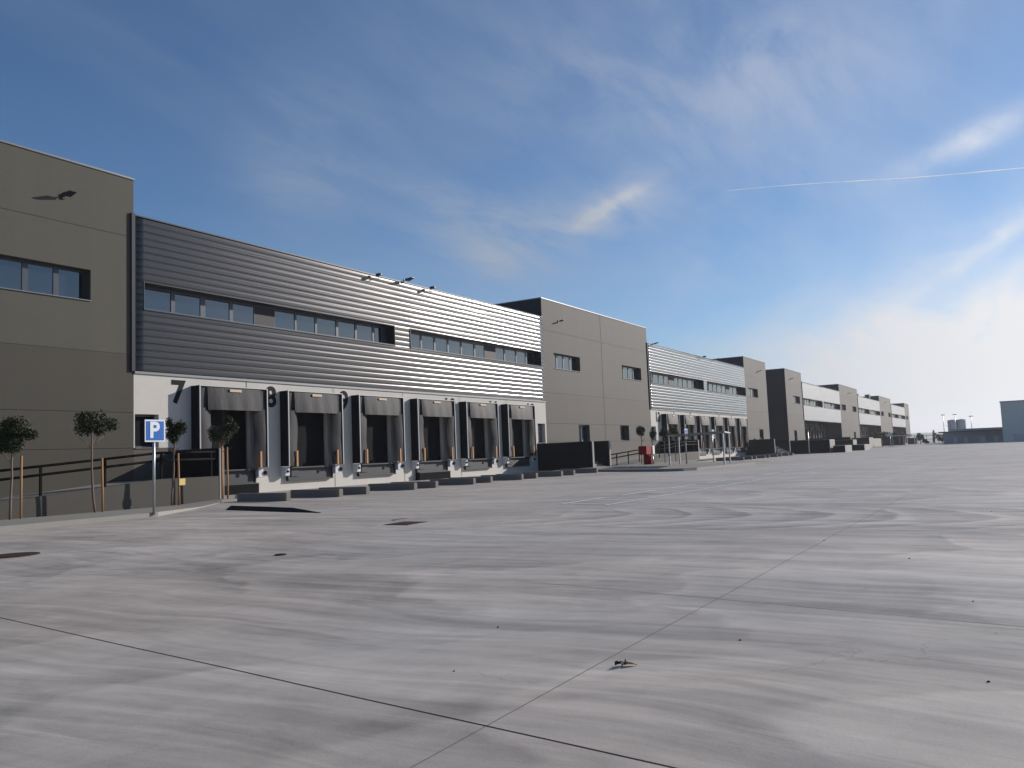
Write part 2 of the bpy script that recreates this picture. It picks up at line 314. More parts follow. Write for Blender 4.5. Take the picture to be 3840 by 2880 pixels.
class MB:
    def __init__(s): s.v = []; s.f = []; s.sm = []
    def face(s, pts, smooth=False):
        i = len(s.v); s.v += [Vector(p) for p in pts]; s.f.append(list(range(i, i+len(pts)))); s.sm.append(smooth); return s
    def box(s, x0, x1, y0, y1, z0, z1, bev=0.):
        if x1 < x0: x0, x1 = x1, x0
        if y1 < y0: y0, y1 = y1, y0
        if bev <= 0:
            c = [(x, y, z) for z in (z0, z1) for y in (y0, y1) for x in (x0, x1)]
            for q in ((0,2,3,1),(4,5,7,6),(0,1,5,4),(2,6,7,3),(0,4,6,2),(1,3,7,5)): s.face([c[j] for j in q])
            return s
        b = bev; i = len(s.v)
        # chamfered box: 24 verts
        def P(ax, sx, sy, sz):
            X = (x0, x1)[sx]; Y = (y0, y1)[sy]; Z = (z0, z1)[sz]
            dx = b*(1 if sx == 0 else -1); dy = b*(1 if sy == 0 else -1); dz = b*(1 if sz == 0 else -1)
            return (X if ax == 0 else X+dx, Y if ax == 1 else Y+dy, Z if ax == 2 else Z+dz)
        idx = {}
        for ax in range(3):
            for sx in (0,1):
                for sy in (0,1):
                    for sz in (0,1): idx[(ax,sx,sy,sz)] = len(s.v); s.v.append(Vector(P(ax,sx,sy,sz)))
        def F(*q): s.f.append([idx[a] for a in q]); s.sm.append(False)
        for k_ in (0,1):
            F((0,k_,0,0),(0,k_,1,0),(0,k_,1,1),(0,k_,0,1)); F((1,0,k_,0),(1,1,k_,0),(1,1,k_,1),(1,0,k_,1)); F((2,0,0,k_),(2,1,0,k_),(2,1,1,k_),(2,0,1,k_))
        for a in (0,1):
            for c in (0,1):
                F((0,a,c,0),(1,a,c,0),(1,a,c,1),(0,a,c,1)); F((0,a,0,c),(2,a,0,c),(2,a,1,c),(0,a,1,c)); F((1,0,a,c),(2,0,a,c),(2,1,a,c),(1,1,a,c))
        for a in (0,1):
            for c in (0,1):
                for e in (0,1): F((0,a,c,e),(1,a,c,e),(2,a,c,e))
        return s
    def obox(s, c, ax, ay, az):
        """box from centre and three half-axis vectors"""
        c = Vector(c); ax, ay, az = Vector(ax), Vector(ay), Vector(az)
        q = [c + ax*i + ay*j + az*k_ for k_ in (-1,1) for j in (-1,1) for i in (-1,1)]
        for t in ((0,2,3,1),(4,5,7,6),(0,1,5,4),(2,6,7,3),(0,4,6,2),(1,3,7,5)): s.face([q[j] for j in t])
        return s
    def tube(s, pts, rad, n=8, cap=True):
        pts = [Vector(p) for p in pts]; rads = rad if hasattr(rad, '__len__') else [rad]*len(pts); rings = []
        ref = Vector((0,0,1)) if abs((pts[-1]-pts[0]).normalized().z) < .9 else Vector((1,0,0))
        for i, p in enumerate(pts):
            d = (pts[min(i+1, len(pts)-1)] - pts[max(i-1, 0)]).normalized()
            a = d.cross(ref).normalized(); b = d.cross(a)
            i0 = len(s.v); s.v += [p + (a*math.cos(2*math.pi*j/n) + b*math.sin(2*math.pi*j/n))*rads[i] for j in range(n)]; rings.append(i0)
        for a0, b0 in zip(rings, rings[1:]):
            for j in range(n): s.f.append([a0+j, a0+(j+1) % n, b0+(j+1) % n, b0+j]); s.sm.append(True)
        if cap:
            s.f.append([rings[0]+j for j in range(n)]); s.sm.append(False); s.f.append([rings[-1]+j for j in reversed(range(n))]); s.sm.append(False)
        return s
    def prism(s, poly, z0, z1):
        """poly in XY -> prism; z0,z1 may be lists"""
        n = len(poly); a = z0 if hasattr(z0, '__len__') else [z0]*n; b = z1 if hasattr(z1, '__len__') else [z1]*n
        s.face([(p[0], p[1], b[i]) for i, p in enumerate(poly)])
        for i in range(n):
            j = (i+1) % n; s.face([(*poly[i], a[i]), (*poly[j], a[j]), (*poly[j], b[j]), (*poly[i], b[i])])
        return s
    def build(s, name, m_, parent=None, org=None):
        me = bpy.data.meshes.new(name)
        if parent is not None: off = ORG[parent.name]
        else: off = Vector(org) if org is not None else Vector((0,0,0))
        me.from_pydata([tuple(v-off) for v in s.v], [], s.f); me.polygons.foreach_set('use_smooth', s.sm)
        me.materials.append(m_); me.update()
        import bmesh
        bm = bmesh.new(); bm.from_mesh(me); bmesh.ops.remove_doubles(bm, verts=bm.verts, dist=1e-4); bmesh.ops.recalc_face_normals(bm, faces=bm.faces); bm.to_mesh(me); bm.free()
        o = bpy.data.objects.new(name, me); COL.objects.link(o)
        if parent is not None: o.parent = parent
        else: o.location = off
        ORG[o.name] = off.copy(); return o

def struct(o): o['kind'] = 'structure'; return o

def copy_tree(o, parent=None):
    c = o.copy(); COL.objects.link(c)
    if parent is not None: c.parent = parent
    for ch in [q for q in o.children]: copy_tree(ch, c)
    return c

def text_mesh(name, txt, size, m_, parent, loc, depth=.012, bold=.02, flip='Y'):
    """text standing in the XZ plane facing -Y; loc is the world position of its lower left corner"""
    cu = bpy.data.curves.new('tmp', 'FONT'); cu.body = txt; cu.size = size; cu.extrude = depth; cu.offset = bold; cu.resolution_u = 6
    to = bpy.data.objects.new('tmp', cu); COL.objects.link(to)
    dg = bpy.context.evaluated_depsgraph_get(); me = bpy.data.meshes.new_from_object(to.evaluated_get(dg))
    bpy.data.objects.remove(to); bpy.data.curves.remove(cu)
    off = ORG[parent.name] if parent is not None else Vector((0,0,0))
    xs = [v.co.x for v in me.vertices]; ys = [v.co.y for v in me.vertices]; x0, y0 = min(xs), min(ys)
    for v in me.vertices:
        x, y, z = v.co; v.co = (x-x0+loc[0]-off.x, loc[1]-z-off.y, y-y0+loc[2]-off.z)
    me.materials.clear(); me.materials.append(m_); me.name = name
    o = bpy.data.objects.new(name, me); COL.objects.link(o)
    if parent is not None: o.parent = parent
    ORG[o.name] = off.copy(); return o

YF = 28.8           # the facade plane
# ------------------------------------------------------------------ setting: yard, pavement, hill
def make_ground():
    edge = [(-40, 18.6), (9.5, 18.6), (13.6, 18.9), (16.6, 21.0), (19.4, 23.4), (21.35, 26.04)]
    mb = MB(); Y0, Y1, X1 = -1500, 1500, 3000
    for (xa, ya), (xb, yb) in zip(edge, edge[1:]): mb.face([(xa, Y0, 0), (xb, Y0, 0), (xb, yb, 0), (xa, ya, 0)])
    mb.face([(21.35, Y0, 0), (X1, Y0, 0), (X1, Y1, 0), (21.35, Y1, 0)])
    mb.face([(-600, Y0, 0), (-40, Y0, 0), (-40, Y1, 0), (-600, Y1, 0)])
    struct(mb.build('yard', M['ground']))
    # pavement in front of the ramp, draining towards the wall
    top = [.12, .12, .11, .03, .006, -.02]; kb = MB(); pv = MB()
    ins = []
    for i, (x, y) in enumerate(edge): ins.append((x - (.0 if i < 2 else .12), y + (.15 if i < 5 else .1)))
    for i in range(len(edge)-1):
        a, b = edge[i], edge[i+1]; ia, ib = ins[i], ins[i+1]
        kb.face([(*a, -.2), (*b, -.2), (*b, top[i+1]), (*a, top[i])]); kb.face([(*a, top[i]), (*b, top[i+1]), (*ib, top[i+1]), (*ia, top[i])])
        pv.face([(*ia, top[i]-.004), (*ib, top[i+1]-.004), (ib[0], 26.04, -.12), (ia[0], 26.04, -.12)])
    struct(kb.build('kerb', M['kerb'])); struct(pv.build('pavement', M['pave']))
    # saw-cut joints in the slab: narrow dark strips just above the slab
    j = MB()
    def strip(p, q, w, z=.0012):
        p, q = Vector(p), Vector(q); d = (q-p).normalized(); n_ = Vector((-d.y, d.x))*w/2; N = max(2, int((q-p).length/1.2)); prev = None
        for i in range(N+1):
            c = p + (q-p)*i/N; wob = Vector((-d.y, d.x))*random.uniform(-.006, .006); a, b = c+n_+wob, c-n_+wob
            if prev: j.face([(*prev[0], z), (*a, z), (*b, z), (*prev[1], z)])
            prev = (a, b)
    strip((4.55, 13.0), (2.5, -3.3), .010)
    struct(j.build('slab_joint', mat('joint_dark', (.060,.050,.044), .95, spec=.0)))
    j = MB(); strip((1.6, 2.12), (60, 1.99), .0065); strip((6.9, 4.2), (5.9, -1.5), .006); strip((24, 12.0), (24.3, -16), .012); strip((14.6, 14.0), (14.9, -9), .008)
    struct(j.build('slab_joint', mat('joint_faint', (.20,.18,.16), .9, spec=.0)))
    # faded parking lines, painted
    pm = MB()
    def bar(x0, y0, x1, y1, w):
        p, q = Vector((x0, y0)), Vector((x1, y1)); d = (q-p).normalized(); n_ = Vector((-d.y, d.x))*w/2
        pm.face([(*(p+n_), .008), (*(q+n_), .008), (*(q-n_), .008), (*(p-n_), .008)])
    for x0 in range(8):
        X = 17.5 + x0*3.3; bar(X, 9.25-x0*.09, X+2.2, 9.2-x0*.1, .12)
    for i in range(17):
        X = 17.6 + i*1.35; bar(X, 9.1-i*.04, X-.35, 7.9-i*.03, .10)
    bar(17.0, 7.9, 41, 7.4, .09)
    for X, Y in ((36.5, 17.0), (30.0, 16.9), (27, 16.9), (25, 16.8)): bar(X, Y, X+1.2, Y, .12)
    bar(33.2, 14.6, 36.5, 14.5, .10); bar(46, 13.2, 49, 13.2, .13)
    struct(pm.build('road_marking', M['paint']))
make_ground()

def make_hill():
    mb = MB(); n = 40; prev = None
    for i in range(n+1):
        t = i/n; x = 2300 + 350*math.sin(t*2.2); y = 900 - 1500*t
        h = 19 + 7*math.sin(t*6.1+1) + 4*math.sin(t*17)
        cur = ((x, y, -1), (x+60, y, h*.8), (x+140, y, h), (x+500, y, h*.6), (x+700, y, -1))
        if prev:
            for a in range(4): mb.face([prev[a], cur[a], cur[a+1], prev[a+1]], True)
        prev = cur
    struct(mb.build('hills', M['hill']))
make_hill()

# ------------------------------------------------------------------ the warehouses
WAVE = 6.11/22
def cells(xs, zs, holes):
    """yield grid cells not covered by any hole"""
    X = sorted(set([round(v, 4) for v in xs] + [round(v, 4) for h in holes for v in h[:2] if min(xs) <= v <= max(xs)]))
    Z = sorted(set([round(v, 4) for v in zs] + [round(v, 4) for h in holes for v in h[2:4] if min(zs) <= v <= max(zs)]))
    for a, b in zip(X, X[1:]):
        for c, d in zip(Z, Z[1:]):
            cx, cz = (a+b)/2, (c+d)/2
            if not any(h[0] < cx < h[1] and h[2] < cz < h[3] for h in holes): yield a, b, c, d

def wall_with_joints(mb, x0, x1, z0, z1, openings, xj=(), zj=(), y=YF, depth=.45, voids=()):
    g = .050; h = .016
    holes = list(openings) + list(voids) + [(x-g/2, x+g/2, z0, z1) for x in xj] + [(x0, x1, z-h/2, z+h/2) for z in zj]
    for a, b, c, d in cells((x0, x1), (z0, z1), holes): mb.face([(a, y, c), (b, y, c), (b, y, d), (a, y, d)])
    for a, b, c, d in cells((x0, x1), (z0, z1), list(openings)+list(voids)): mb.face([(a, y+.018, c), (b, y+.018, c), (b, y+.018, d), (a, y+.018, d)])
    for (a, b, c, d) in openings: reveal(mb, a, b, c, d, y, depth)
def reveal(mb, a, b, c, d, y, depth):
    mb.face([(a, y, c), (a, y+depth, c), (a, y+depth, d), (a, y, d)]); mb.face([(b, y, c), (b, y+depth, c), (b, y+depth, d), (b, y, d)])
    mb.face([(a, y, d), (b, y, d), (b, y+depth, d), (a, y+depth, d)]); mb.face([(a, y, c), (b, y, c), (b, y+depth, c), (a, y+depth, c)])

def window(parent, x0, x1, z0, z1, panes, y, spandrels=(), label=None):
    """frame with mullions, panes as sub-parts; panes = list of (xa, xb)"""
    mb = MB(); d = .06
    mb.box(x0, x1, y-.02, y+.05, z0, z0+.09); mb.box(x0, x1, y-.02, y+.05, z1-.08, z1)
    edges = [x0] + [v for p in panes for v in p] + [x1]
    gaps = [(edges[i], edges[i+1]) for i in range(0, len(edges), 2)]
    sp = MB(); has = False
    for a, b in gaps:
        if b-a < .005: continue
        if any(abs(a-s_[0]) < .3 for s_ in spandrels): sp.box(a+.03, b-.03, y-.015, y+.04, z0+.09, z1-.08); has = True; mb.box(a, a+.03, y-.02, y+.05, z0+.09, z1-.08); mb.box(b-.03, b, y-.02, y+.05, z0+.09, z1-.08)
        else: mb.box(a, b, y-.02, y+.05, z0+.09, z1-.08)
    w = mb.build('window', M['frame'], parent)
    if label: w['label'] = label
    for a, b in panes:
        MB().box(a, b, y+.01, y+.03, z0+.09, z1-.08).build('pane', M['glass'], w)
    if has: sp.build('spandrel', M['spandrel'], w)
    MB().box(x0, x1, YF-.05, y-.02, z0-.02, z0+.015).build('sill', M['sill'], w)
    return w

def cladding(parent, x0, x1, z0, z1, openings, m_, name='cladding', y=YF, amp=.030):
    n = 12
    def off(z):
        t = ((z-z0)/WAVE) % 1.0; e = min(t, 1-t)/.085; c_ = min(1, e); return y - .012 - amp*(.68*c_*c_*(3-2*c_) + .32*(1-(2*t-1)**2))
    zs = []; z = z0; i = 0
    while z < z1-1e-4: zs.append(z); i += 1; z = z0 + i*WAVE/n
    zs.append(z1)
    xs = [x0]; xx = x0
    while xx < x1-3: xx += 2.2; xs.append(xx)
    xs.append(x1)
    Z = sorted(set([round(v, 4) for v in zs] + [round(v, 4) for h in openings for v in h[2:4]]))
    X = sorted(set([round(v, 4) for v in xs] + [round(v, 4) for h in openings for v in h[:2]]))
    mb = MB(); rnd = random.Random(int(x0*10)); grid = {}
    for a_, xv in enumerate(X):
        for b_, zv in enumerate(Z):
            jit = 0 if a_ in (0, len(X)-1) else rnd.uniform(-.004, .004)
            grid[a_, b_] = len(mb.v); mb.v.append(Vector((xv, off(zv)+jit, zv)))
    for a_ in range(len(X)-1):
        for b_ in range(len(Z)-1):
            cx, cz = (X[a_]+X[a_+1])/2, (Z[b_]+Z[b_+1])/2
            if any(h[0] < cx < h[1] and h[2] < cz < h[3] for h in openings): continue
            mb.f.append([grid[a_, b_], grid[a_+1, b_], grid[a_+1, b_+1], grid[a_, b_+1]]); mb.sm.append(True)
    # end caps of the ribs
    for a_ in (0, len(X)-1):
        for b_ in range(len(Z)-1):
            v0, v1 = mb.v[grid[a_, b_]], mb.v[grid[a_, b_+1]]
            mb.face([v0, v1, (v1.x, y+.06, v1.z), (v0.x, y+.06, v0.z)])
    o = mb.build(name, m_, parent)
    t = MB()
    for (a, b, c, d) in openings:
        reveal(t, a, b, c, d, y+.0, .55)
        t.box(a-.03, b+.03, y-.075, y, d, d+.035); t.box(a-.03, b+.03, y-.085, y, c-.05, c); t.box(a-.035, a, y-.075, y, c, d); t.box(b, b+.035, y-.075, y, c, d)
    if openings: t.build('window_trim', M['dark'], o)
    return o

def dock_shelter(parent, x0, w=3.6, y=YF, p=.53, label=None, slit=False, gap_low=False, simple=False, zb=1.10):
    x1 = x0+w; zt = 4.56; yf = y-p
    fr = MB()
    fr.box(x0, x0+.06, yf+.02, y, zb, zt); fr.box(x1-.06, x1, yf+.02, y, zb, zt); fr.box(x0+.06, x1-.06, yf+.02, y, zt-.06, zt)
    s = fr.build('dock_shelter', M['shelter_side'], parent)
    if label: s['label'] = label
    t = MB(); t.box(x0-.008, x0+.045, yf-.02, yf+.02, zb, zt+.01); t.box(x1-.045, x1+.008, yf-.02, yf+.02, zb, zt+.01); t.box(x0+.045, x1-.045, yf-.02, yf+.02, zt-.028, zt+.01)
    t.build('edge_trim', M['trim'], s)
    # head curtain, slightly bellied
    c = MB(); n = 14; zb2 = 3.56; xa, xb = x0+.40, x1-.38; prev = None
    for i in range(n+1):
        u = i/n; x = xa+(xb-xa)*u; yb = yf-.03-.10*math.sin(math.pi*u)**.5 - .02*math.sin(u*23+x0)
        cur = ((x, yf+.02, zt-.04), (x, (yf+yb)/2-.01, (zt+zb2)/2), (x, yb, zb2))
        if prev:
            for a in range(2): c.face([prev[a], cur[a], cur[a+1], prev[a+1]], True)
        prev = cur
    c.face([(xa, yf+.02, zt-.04), (xa, yf-.03, zb2), (xa, yf+.1, zb2)]); c.face([(xb, yf+.02, zt-.04), (xb, yf-.03, zb2), (xb, yf+.1, zb2)])
    c.box(x0+.045, xa, yf+.06, yf+.08, 3.45, zt-.04); c.box(xb, x1-.045, yf+.06, yf+.08, 3.45, zt-.04)
    c.build('head_curtain', M['shelter'], s)
    for sgn, a, b in ((1, x0+.045, x0+.68), (-1, x1-.68, x1-.045)):
        c = MB(); prev = None
        for i in range(9):
            u = i/8; z = zb+.02+(3.62-zb)*u; edge = (b if sgn > 0 else a) + .03*math.sin(u*9+x0)
            outer = a if sgn > 0 else b
            mid = (outer+edge)/2
            cur = ((outer, yf+.03, z), (mid, yf-.005+.03*math.sin(u*7+x0*2), z), (edge, yf+.14, z))
            if prev:
                for q in range(2): c.face([prev[q], cur[q], cur[q+1], prev[q+1]], True)
            prev = cur
        c.build('side_curtain', M['shelter'], s)
        if not simple:
            cx = (a+b)/2 + sgn*.10
            MB().box(cx-.05, cx+.05, yf-.075, yf-.02, zb-.02, zb+.70).build('warning_stripe', M['orange'], s)
    MB().box(x0+.62, x1-.62, y+.18, y+.25, zb-.05, 3.7).build('door', M['door'], s)
    if simple: return s
    MB().box(x0+1.5, x0+2.12, yf-.06, yf-.035, 4.34, 4.45).build('label_plate', M['tan'], s)
    # leveller: lip plate and pit
    lv = MB(); lv.box(x0+.35, x1-.42, y-.30, y-.01, 1.00, 1.06); lv.box(x0+.35, x1-.42, y-.12, y-.08, .46, 1.0); lv.box(x0+.30, x0+.35, y-.16, y-.01, .46, 1.04); lv.box(x1-.42, x1-.37, y-.16, y-.01, .46, 1.04); lv.box(x0+.30, x1-.37, y-.18, y-.02, .43, .46)
    lv.box(x0+.5, x0+.95, y-.16, y-.12, .62, .98)
    lv.build('leveller', M['steel'], s)
    for bx in (x0-.06, x1-.40):
        b = MB(); b.box(bx, bx+.30, y-.34, y-.01, .66, 1.08, .02).build('bumper', M['bumper'], s)
        mid = bx+.15; MB().tube([(mid+.22*(1 if bx > x0 else 0), y-.40, .86), (mid+.22*(1 if bx > x0 else 0), y-.30, .86)], .085 if bx > x0 else .05, 12).build('rubber_pad', M['rubber'], s)
    if slit: MB().box(x0+.68, x0+1.12, y+.165, y+.18, 2.42, 2.56).build('door_window', M['bumper'], s)
    if gap_low:
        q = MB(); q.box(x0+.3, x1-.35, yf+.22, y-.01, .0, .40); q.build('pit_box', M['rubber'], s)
        MB().box(x0+.3, x1-.35, yf+.20, y-.01, .40, .435).build('pit_edge', M['steel'], s)
    return s

def floodlight(name, x, z, label, size=1.0, group='floodlights on the building fronts', y=YF, tilt=12):
    t = thing(name, (x, y, z), label, 'floodlight', group)
    d = Vector((0, -math.cos(R(tilt)), math.sin(R(tilt)*.3)))
    MB().box(x-.05, x+.05, y-.06, y, z-.10, z+.10).build('bracket', M['dark'], t)
    MB().tube([(x, y-.03, z), (x, y-.30*size, z+.02)], .03*size, 8).build('arm', M['dark'], t)
    h = MB(); L = .75*size; w = .19*size
    a = Vector((x, y-.24*size, z+.02)); e = a + Vector((.10*size, -L*.55, .10*size)); 
    side = Vector((w, .0, 0)); upv = Vector((0, 0, .05*size))
    pts0 = [a-side-upv, a+side-upv, a+side+upv, a-side+upv]; pts1 = [e-side*.7-upv*.3, e+side*.7-upv*.3, e+side*.7+upv*.5, e-side*.7+upv*.5]
    h.face(pts0); h.face(pts1)
    for i in range(4): h.face([pts0[i], pts0[(i+1) % 4], pts1[(i+1) % 4], pts1[i]])
    h.build('lamp_head', M['dark'], t)
    return t

TT, PT, PB = 12.55, 11.12, 5.01
def tower(parent, x0, x1, wins, low, xj, depth=45., mats=('tower', 'tower_low')):
    """precast corner block: front with openings, side and back walls, coping"""
    zj = [10.25, 7.93, 3.40, 2.04]
    up_ = MB(); op_up = [(a, b, 7.50, 8.66) for a, b, _ in wins]
    wall_with_joints(up_, x0, x1, 5.650, TT, op_up, xj, [10.25, 7.93] if not wins else [10.25])
    if wins:      # the joint behind the window line runs only beside the windows
        pass
    for X in (x0, x1):
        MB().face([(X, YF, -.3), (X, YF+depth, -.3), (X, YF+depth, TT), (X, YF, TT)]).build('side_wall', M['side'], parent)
    up_.face([(x0, YF+depth, 0), (x1, YF+depth, 0), (x1, YF+depth, TT), (x0, YF+depth, TT)])
    up_.face([(x0, YF, TT-.35), (x1, YF, TT-.35), (x1, YF+depth, TT-.35), (x0, YF+depth, TT-.35)])
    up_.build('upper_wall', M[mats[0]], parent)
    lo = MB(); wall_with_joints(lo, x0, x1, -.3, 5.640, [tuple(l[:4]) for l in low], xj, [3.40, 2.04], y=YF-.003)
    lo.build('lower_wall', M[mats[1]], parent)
    cp = MB(); e = .04
    cp.box(x0-e, x1+e, YF-e, YF+.30, TT, TT+.07); cp.box(x0-e, x0+.30, YF+.30, YF+depth, TT, TT+.07); cp.box(x1-.30, x1+e, YF+.30, YF+depth, TT, TT+.07)
    cp.build('coping', M['coping'], parent)
    for a, b, panes in wins:
        n = len(panes) if hasattr(panes, '__len__') else panes
        w = (b-a)/n; ps = [(a+w*i+.10, a+w*(i+1)-.10) for i in range(n)]
        window(parent, a, b, 7.50, 8.66, ps, YF+.36)
    for l in low:
        a, b, c, d, kind = l
        if kind == 'door':
            dr = MB(); dr.box(a, a+.08, YF+.28, YF+.34, c, d); dr.box(b-.08, b, YF+.28, YF+.34, c, d); dr.box(a+.08, b-.08, YF+.28, YF+.34, d-.1, d); dr.box((a+b)/2-.05, (a+b)/2+.05, YF+.28, YF+.34, c, d-.1); dr.box(a+.08, b-.08, YF+.28, YF+.34, c, c+.12)
            do = dr.build('door', M['frame'], parent)
            MB().box(a+.08, b-.08, YF+.30, YF+.32, c+.12, d-.1).build('pane', M['glass'], do)
            MB().tube([((a+b)/2+.1, YF+.24, c+.9), ((a+b)/2+.1, YF+.24, c+1.3)], .02, 6).build('handle', M['galv'], do)
        else: window(parent, a, b, c, d, [(a+.06, b-.06)], YF+.36)

def panel(parent, x0, x1, recesses, m_, small_holes=(), docks=(), recess_depth=0., cap=True, trim_left=True, wallmat=None):
    ops = [(r[0], r[1], 7.49, 8.54) for r in recesses]
    cladding(parent, x0+.02, x1-.01, PB, PT, ops, m_, amp=.026 if recess_depth == 0 else .010)
    for r in recesses:
        window(parent, r[0], r[1], 7.49, 8.54, r[2], YF+.50, spandrels=r[3])
    MB().box(x0, x1, YF-.075, YF+.35, PT, PT+.05).build('coping', M['dark'], parent)
    MB().box(x0-.13, x0+.015, YF-.09, YF+.0, PB-.02, PT+.09).build('edge_strip', M['dark'], parent)
    MB().box(x0+.02, x1-.01, YF-.06, YF+.0, PB-.10, PB-.005).build('drip_profile', M['coping'], parent)
    bk = MB(); bk.box(x0, x1, YF+1.1, YF+45, PB, PT-.3); bk.build('roof_block', M['roof'], parent)
    yw = YF+recess_depth
    wl = MB(); zj = []
    n = 6; xj = [x0+(x1-x0)*i/n for i in range(1, n)]
    holes = [tuple(h[:4]) for h in small_holes]
    if recess_depth == 0:
        dh = [(a+.55, a+w-.55, 1.0, 3.72) for a, w in docks]
        wall_with_joints(wl, x0, x1, -.3, PB-.10, holes+dh, xj, [], y=yw, voids=[(x0, x0+1.75, -.3, 2.04)])
        wl.build('dock_wall', M['white'], parent)
        q = MB(); q.face([(x0, yw, -.3), (x0+1.75, yw, -.3), (x0+1.75, yw, 2.04), (x0, yw, 2.04)]); q.build('ramp_wall_band', M['tower_low'], parent)
    else:
        wall_with_joints(wl, x0, x1, -.3, PB, holes+[(a+.55, a+w-.55, 1.0, 3.72) for a, w in docks], xj, [], y=yw)
        wl.face([(x0, YF, PB), (x1, YF, PB), (x1, yw, PB), (x0, yw, PB)])
        wl.build('dock_wall', wallmat or M['tower_low'], parent)
    for h in small_holes:
        w = window(parent, h[0], h[1], h[2], h[3], [(h[0]+.05, h[1]-.05)], yw+.30)
        if h[0] < 30:
            for c_ in w.children:
                if c_.name.startswith('pane'): c_.data.materials[0] = M['door']
        else:
            lv = MB()
            for i in range(11): lv.obox(((h[0]+h[1])/2, yw+.27, h[2]+.15+i*.105), ((h[1]-h[0])/2-.06, 0, 0), (0, .03, -.03), (0, .004, .004))
            lv.build('louvre', M['trim'], w)

def number(parent, txt, x, z=3.80, size=1.28, y=YF):
    return text_mesh('bay_number', txt, size, M['numb'], parent, (x, y-.012, z), depth=.01, bold=.035)

def panes(bounds): return [(bounds[i], bounds[i+1]) for i in range(0, len(bounds), 2)]

# --- first warehouse: block, dark cladding, block, dark cladding, block
W1 = thing('warehouse', (19.67, YF, 0), 'long near warehouse with brown-grey concrete blocks and dark silver ribbed cladding above numbered docks', 'warehouse')
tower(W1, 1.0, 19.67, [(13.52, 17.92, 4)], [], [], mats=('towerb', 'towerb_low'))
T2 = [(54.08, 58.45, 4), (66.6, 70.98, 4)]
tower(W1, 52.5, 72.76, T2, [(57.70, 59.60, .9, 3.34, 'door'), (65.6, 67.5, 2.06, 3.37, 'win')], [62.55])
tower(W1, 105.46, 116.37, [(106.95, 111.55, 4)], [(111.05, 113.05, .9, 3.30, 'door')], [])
r1 = panes([20.18,21.33, 21.52,22.75, 23.0,24.26, 24.45,25.63, 26.85,28.09, 28.21,29.43, 29.56,30.89, 31.06,32.30, 32.44,33.67])
r1 = [(a, b) for a, b in r1]
# the reveal depth shifts the panes: scale positions from the facade plane back to the glass plane
kf = (YF+.50)/YF
def back(ps): return [(a*kf, b*kf) for a, b in ps]
r1 = back(r1); r1[0] = (20.20, r1[0][1]); r1.append((34.45, 34.98))
r2 = back(panes([36.92,37.85, 37.98,39.15, 39.3,40.5, 40.65,41.9, 42.05,43.38, 43.54,44.6, 45.95,47.0, 47.15,48.5, 48.66,49.85, 50.0,50.9])); r2[0] = (36.98, r2[0][1])
panel(W1, 19.67, 52.5, [(20.10, 35.48, r1, [(25.63*kf, 0)]), (36.90, 52.02, r2, [(44.6*kf, 0)])], M['clad_dark'], [(19.72, 20.76, 2.04, 3.35), (51.22, 52.28, 2.0, 3.36)], docks=[(22.27+4.82*i, 3.6) for i in range(6)])
q1 = back(panes([73.35,73.70, 73.85,75.2, 75.35,76.6, 76.8,77.9, 79.6,80.65, 80.85,82.0, 82.15,83.45, 83.65,85.0, 85.2,86.6])); q1[0] = (73.3, q1[0][1]); q1 = [p for p in q1]
q2 = back(panes([90.2,90.5, 90.65,92.0, 92.2,93.5, 93.7,95.3, 95.5,96.9, 98.55,99.9, 100.05,101.4, 101.55,103.0])); q2[0] = (90.25, q2[0][1])
panel(W1, 72.76, 105.46, [(73.25, 88.70, q1, [(77.9*kf, 0)]), (90.13, 105.40, q2, [(96.9*kf, 0)])], M['clad_dark'], [(72.82, 73.9, 2.04, 3.35)], docks=[(75.5+4.92*i, 3.55) for i in range(6)])
for i in range(6):
    dock_shelter(W1, 22.27+4.82*i, 3.6, slit=(i in (2, 3)), gap_low=(i in (0, 3)))
for t_, x in (('7', 21.36), ('8', 26.24), ('9', 31.06)): number(W1, t_, x)
for t_, x in (('10', 40.12), ('11', 45.0), ('12', 49.86)): number(W1, t_, x)
for i in range(6):
    dock_shelter(W1, 75.5+4.92*i, 3.55)
number(W1, '13', 74.1, 3.78)
for t_, x in (('14', 78.9), ('15', 83.8), ('16', 93.7), ('17', 98.6)): text_mesh('bay_number', t_, .42, mat('number_faint', (.40,.39,.38), .7), W1, (x, YF-.012, 4.66), depth=.01, bold=.0)

